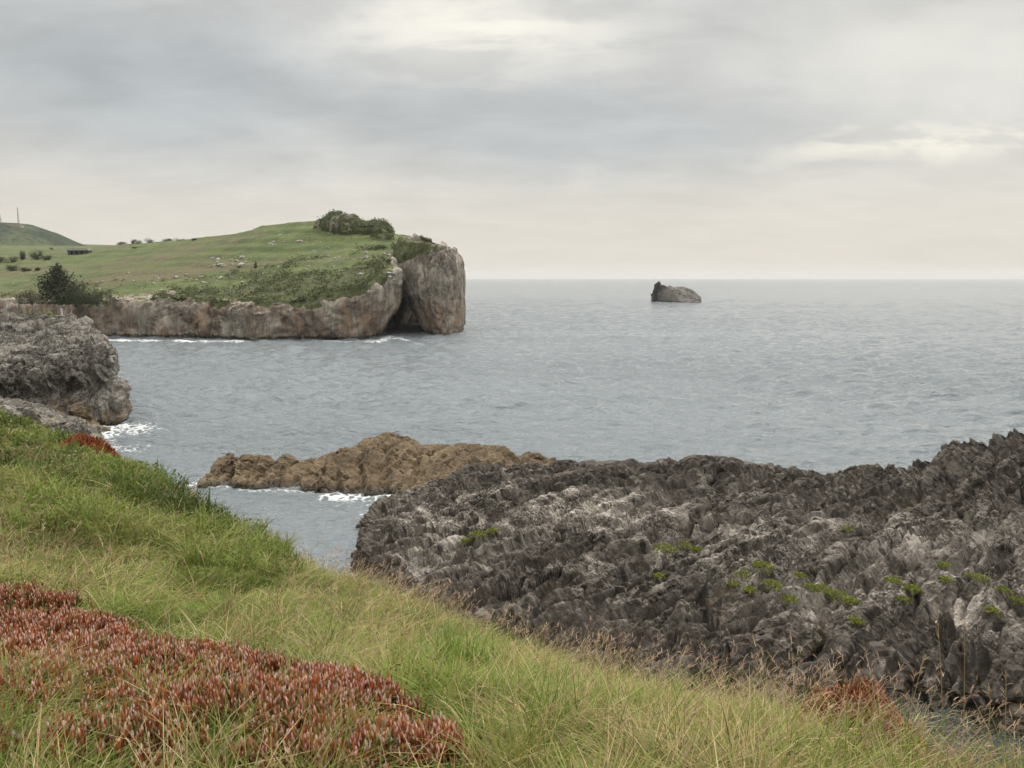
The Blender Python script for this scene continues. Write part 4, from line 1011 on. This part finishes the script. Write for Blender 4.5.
tree(60, 304, 52, 43, 'tall dark cone-shaped tree standing by the cove below the green headland', DK, 'cone', nl=5000, lobes=16)
tree(92, 304, 54, 21, 'wide dark bush right beside the cone-shaped tree', DK, nl=4200, lobes=16)
tree(32, 304, 36, 18, 'brownish bush left beside the cone-shaped tree', BR, nl=3200, lobes=13)
hedge_ = 'dark bushes in the hedge across the headland pasture'
for a_ in [(37, 260, 14, 13, 'largest round dark bush of the hedge across the pasture', DK), (24, 259, 8, 11, 'narrow upright dark bush beside the largest round hedge bush', DK), (46, 260, 10, 8, 'small dark bush at the right end of the pasture hedge', DK),
           (12, 262, 16, 8, 'broad mid green bush at the left side of the pasture hedge', MD), (1, 262, 12, 8, 'leftmost bush of the pasture hedge, cut by the photo edge', MD),
           (13, 271, 14, 8, 'rounded dark bush in the lower hedge row', DK), (27, 271, 13, 5, 'flat long bush in the lower hedge row', MD), (37, 271, 7, 5, 'tiny bush ending the lower hedge row', MD)]:
    tree(*a_[:6], group=hedge_, nl=1500)
for a_ in [(52, 249.5, 4, 3, 'tiny lone bush in the grass left of the stone shed', DK), (135, 248.5, 10, 3, 'small lone dark bush in the grass below the low crest', DK), (72, 241.5, 3, 3, 'tiny bush standing on the skyline at the foot of the hill', DK),
           (133, 241, 4, 4, 'tiny pointed bush on the low headland crest', DK), (255, 268, 6, 9, 'thin lone shrub in the middle of the headland slope', MD), (194, 240, 5, 3, 'tiny bush on the rising headland skyline', DK)]:
    tree(*a_[:6], nl=350, lobes=5)

for a_ in [(122, 243.5, 12, 4, 'leftmost low dark bush on the low headland crest'), (138, 242.5, 14, 5.5, 'low dark bush on the highest part of the low headland crest'), (150, 241.5, 16, 6, 'broadest low dark bush on the low headland crest'), (166, 241, 15, 4.5, 'fourth low dark bush from the left on the low headland crest'), (180, 240.5, 12, 3.5, 'rightmost low dark bush on the low headland crest')]:
    tree(*a_, DK, group='low bushes along the headland crest', nl=900, lobes=9)

# pale boulders in the headland grass
m, T, out = new_mat('pale_boulder'); p = T.pos()
principled(T, out, T.mix(T.ss(T.noise(p, 1.5, 5, .6), .4, .6), (.16, .15, .125), (.34, .32, .28)), .9)
M_boulder = m
def boulder_mesh(seed):
    n, k = 16, 9
    u, v = np.meshgrid(np.linspace(0, 2 * math.pi, n, endpoint=False), np.linspace(-1.2, math.pi / 2, k), indexing='ij')
    V = np.stack([np.cos(u) * np.cos(v), np.sin(u) * np.cos(v) * .8, np.sin(v) * .7], -1).reshape(-1, 3)
    F1, F2, ID = worley(V * 1.3 + seed * 3.1, seed)
    V = V * (1 + .35 * (F2 - F1) + .3 * (ID - .5))[:, None]
    o = mesh_raw('boulder', V, grid_faces(n, k, True), M_boulder, smooth_=False, link=False)
    return o
protos = [boulder_mesh(i) for i in range(5)]
zones = [(205, 262, 256, 267, 22), (150, 245, 272, 284, 26), (262, 335, 228, 246, 16), (300, 392, 244, 262, 22), (95, 150, 268, 290, 10), (250, 320, 262, 276, 10), (5, 60, 272, 290, 8), (330, 400, 262, 280, 12)]
for x0, x1, y0, y1, k in zones:
    for _ in range(k):
        b = hit_head(rng.uniform(x0, x1), rng.uniform(y0, y1)); o = protos[int(rng.integers(5))].copy(); COL.objects.link(o)
        sc_ = rng.uniform(.28, .62) * (1 + .8 * (rng.random() < .15)); o.location = b; o.scale = (sc_ * rng.uniform(.9, 1.8), sc_, sc_ * rng.uniform(.7, 1.1)); o.rotation_euler = (0, 0, rng.random() * 6.28)
        tag(o, 'small pale limestone boulder lying in the headland grass', 'boulder', 'pale boulders scattered over the headland')

# long low stone shed
def box(c, sz): 
    c = np.array(c, float); h = np.array(sz) / 2
    V = np.array([[x, y, z] for x in (-1, 1) for y in (-1, 1) for z in (-1, 1)]) * h + c
    F = np.array([[0, 1, 3, 2], [4, 6, 7, 5], [0, 4, 5, 1], [2, 3, 7, 6], [0, 2, 6, 4], [1, 5, 7, 3]])
    return V, F
def boxes(name, lst, mat, parent):
    V, F, k = [], [], 0
    for c, s in lst:
        v, f = box(c, s); V.append(v); F.append(f + k); k += 8
    return mesh_raw(name, np.concatenate(V), np.concatenate(F), mat, parent, False)
def plain(name, col, rough=.85, **kw):
    m, T, out = new_mat(name); c = T.mix(T.ss(T.noise(T.pos(), 1.3, 5, .6), .4, .65), col, tuple(x * .7 for x in col)); principled(T, out, c, rough, **kw); return m
M_stone = plain('rubble_stone', (.13, .12, .1)); M_slab = plain('pale_roof_slab', (.42, .41, .38)); M_dark = plain('opening_shade', (.02, .02, .02)); M_steel = plain('galvanised_steel', (.2, .2, .2), .5)
M_white = plain('white_paint', (.75, .74, .7)); M_conc = plain('old_concrete', (.36, .34, .27))
b = hit_head(80, 254); s_ = b[1] / FOC
o = empty('shed', b); tag(o, 'long low stone shed with a pale flat roof on the headland pasture', 'shed')
boxes('wall', [((0, 0, .8), (20 * s_, 3.2, 2.2))], M_stone, o)
boxes('roof', [((0, -.2, 2.1), (21.5 * s_, 4.2, .8))], M_slab, o)
for k in (-6, -1, 4): boxes('doorway_shade', [((k * s_, -1.62, .75), (1.0, .08, 1.5))], M_dark, o)  # near-black panels on the solid wall, coloured as the shade inside open doorways

# masts and old walls on the far hill
def hill_z(x, y):
    i = int(np.argmin(np.abs(hx[:, 0] - x))); j = int(np.argmin(np.abs(hy[0] - y))); return float(Hh[i, j])
def mast(px, ytop, Y, label):
    b = P(px, 222, Y); b[2] = hill_z(b[0], b[1]) - .5; top = P(px, ytop, Y)[2] - b[2]
    o = empty('radio_mast', b); tag(o, label, 'mast')
    V, F, k = [], [], 0
    for a in range(3):
        an = a * 2.094; r0 = .75
        v, f = tube([(math.cos(an) * r0, math.sin(an) * r0, 0), (math.cos(an) * .22, math.sin(an) * .22, top * .93)], [.11, .09], 5); V.append(v); F.append(f + k); k += len(v)
    mesh_raw('leg', np.concatenate(V[:1]), F[0], M_steel, o); mesh_raw('leg', V[1], F[1] - len(V[0]), M_steel, o); mesh_raw('leg', V[2], F[2] - len(V[0]) * 2, M_steel, o)
    br = []; V, F, k = [], [], 0
    nb = 9
    for i in range(nb):
        z0, z1 = top * .93 * i / nb, top * .93 * (i + 1) / nb; ra = .75 - .53 * i / nb; rb = .75 - .53 * (i + 1) / nb
        for a in range(3):
            a0, a1 = a * 2.094, (a + 1) * 2.094
            v, f = tube([(math.cos(a0) * ra, math.sin(a0) * ra, z0), (math.cos(a1) * rb, math.sin(a1) * rb, z1)], [.05, .05], 4); V.append(v); F.append(f + k); k += len(v)
    mesh_raw('bracing', np.concatenate(V), np.concatenate(F), M_steel, o)
    v, f = tube([(0, 0, top * .9), (0, 0, top)], [.1, .06], 6); mesh_raw('aerial', v, f, M_steel, o)
    for t in (.72, .9):
        boxes('antenna', [((.45, -.3, top * t), (.35, .3, 1.5))], M_white, o)
mast(18.5, 206.5, 690, 'tall lattice radio mast on the hill top above the old walls')
mast(.8, 214.5, 700, 'shorter lattice mast cut by the left edge of the photo')
b = P(13, 225, 676); b[2] = hill_z(b[0], b[1]) - .2
o = empty('ruin', b); tag(o, 'low pale concrete ruin below the mast on the hill top', 'ruin')
boxes('wall', [((0, 0, 1.2), (13, .5, 4.0)), ((5.3, 3, 1.0), (.5, 5.6, 2.6)), ((-5.3, 3, 1.1), (.5, 5.6, 2.8))], M_conc, o)
boxes('floor_slab', [((0, 3, .1), (10, 5.2, .3))], M_conc, o)

# small white post at the rim of the near left cliff
i = np.argmin(np.where(Vc[:, 1] > 0, np.hypot(project(Vc[:, 0], Vc[:, 1], Vc[:, 2])[0] - 61, project(Vc[:, 0], Vc[:, 1], Vc[:, 2])[1] - 313.5) + .02 * Vc[:, 1], 1e9)); b = Vc[i]
o = empty('marker_post', b); tag(o, 'small white post standing at the grassy rim of the near left cliff', 'post')
v, f = tube([(0, 0, -.2), (0, 0, .2), (0, 0, .62)], [.09, .09, .085], 8); mesh_raw('shaft', v, f, M_white, o)
v, f = tube([(0, 0, .622), (0, 0, .68), (0, 0, .72)], [.115, .11, .02], 8); mesh_raw('cap', v, f, M_white, o)

# green cushions of plants on the outcrop
opx, opy = project(Vo[:, 0], Vo[:, 1], Vo[:, 2])
for cx, cy, r_ in [(480, 536, 9), (493, 531, 6), (468, 541, 5), (665, 551, 12), (684, 546, 9), (697, 549, 6), (744, 578, 9), (763, 570, 11), (772, 586, 10), (752, 592, 7), (822, 592, 11), (838, 599, 12), (852, 603, 9), (812, 588, 7), (858, 622, 7), (788, 600, 8),
                    (846, 530, 6), (893, 582, 8), (916, 592, 9), (945, 566, 6), (980, 581, 9), (1003, 592, 8), (1018, 602, 8), (990, 614, 7), (733, 585, 6), (946, 580, 6), (660, 578, 6), (800, 575, 6), (905, 600, 6)]:
    dd = np.hypot(opx - cx, opy - cy); ok = np.where(dd < 3.0)[0]
    if len(ok) == 0: continue
    i = ok[np.argmin(Vo[ok, 1])]; b = Vo[i]; s_ = b[1] / FOC; rr = 1.35 * r_ * s_
    o = empty('plant', b); tag(o, 'bright green cushion plant growing in a hollow of the jagged dark outcrop', 'plant', 'green cushion plants on the outcrop')
    nl = int(260 + 20 * r_); S = Soup(); a = rng.random(nl) * 6.28; q = np.sqrt(rng.random(nl)) * (.55 + .45 * np.sin(a * 3 + cx) ** 2)
    x, y = rr * q * np.cos(a), rr * q * np.sin(a) * 1.2
    z = rr * .55 * np.sqrt(np.maximum(0, 1 - q ** 2)) * rng.random(nl) ** .3 + .04
    S.leaves(np.stack([x, y, z], 1), rng.uniform(.02, .05, nl), jitter(pal(rng.random(nl), [(.085, .11, .015), (.16, .185, .025), (.25, .25, .05)]), .2), .8, .55)
    S.build('foliage', M_leaf, o)

# single tall stalks at the right end of the slope
for bx, by, Y, tx, ty, bend, lab in [(806, 770, 4.1, 770, 655, .2, 'tall dry stalk leaning left before the dark rock, left of the red shrub'), (800, 768, 4.2, 832, 672, .9, 'dry stalk arching right just left of the red shrub'),
                                     (842, 735, 4.2, 858, 672, .7, 'dry stalk arching over the red shrub with a drooping seed head'), (948, 770, 3.8, 937, 606, .1, 'tallest thin dry stalk, leaning left before the tide pool'),
                                     (966, 772, 3.8, 965, 618, .05, 'tall upright dry stalk before the tide pool'), (1008, 780, 3.5, 1006, 672, .05, 'short upright dry stalk at the right end of the slope'), (985, 778, 3.6, 990, 690, .9, 'dry stalk with a hooked seed head near the right end of the slope'),
                                     (900, 770, 4.0, 925, 655, .3, 'slender dry stalk rising between the red shrub and the tide pool')]:
    t_ = P(tx, ty, Y); b0 = P(bx, by, Y); zg, _ = ground_z(b0[:1], b0[1:2]); b = np.array([b0[0], b0[1], min(zg[0], t_[2] - .2)])
    o = empty('grass_stalk', b); tag(o, lab, 'grass stalk', 'tall dry stalks before the tide pool')
    e = t_ - b; q = np.linspace(0, 1, 12)[:, None]
    path = np.concatenate([e[:1] * q ** (1 + 1.2 * bend), e[1:2] * q, e[2:3] * (q + bend * (.9 * q * (1 - q)))], 1)
    v, f = tube(path, np.linspace(.0032, .0016, 12), 5); me = mesh_raw('stem', v, f, M_dry, o, True, {'col': np.tile((.4, .3, .17, 1), (len(v), 1))})
    S = Soup(); k = 26; tt = rng.uniform(.8, 1.0, k); c = np.stack([np.interp(tt, q[:, 0], path[:, j]) for j in range(3)], 1)
    tg_ = path[-1] - path[-3]; ya = math.atan2(tg_[1], tg_[0])
    S.blades(c, rng.uniform(.02, .04, k), np.full(k, .0045), ya + rng.normal(0, .8, k), rng.uniform(.2, .7, k), rng.uniform(0, .5, k), jitter(np.tile((.36, .26, .16), (k, 1)), .12), jitter(np.tile((.44, .33, .2), (k, 1)), .12), 3)
    S.build('seed_head', M_dry, o)

# ------------------------------------------------------------------ sea air
m = bpy.data.materials.new('sea_air'); m.use_nodes = True; m.node_tree.nodes.clear(); T = NT(m.node_tree)
out = T.n.new('ShaderNodeOutputMaterial'); v = T.n.new('ShaderNodeVolumePrincipled')
v.inputs['Color'].default_value = (.93, .95, .97, 1); v.inputs['Density'].default_value = .00008; v.inputs['Anisotropy'].default_value = .2
T.l.new(v.outputs[0], out.inputs['Volume'])
V_, F_ = box((0, 4300, 44), (19000, 12400, 96))
haze = mesh_raw('haze', V_, F_, m, None, False); tag(haze, 'thin pale sea haze over the water', 'haze', kind='stuff')
#PART5
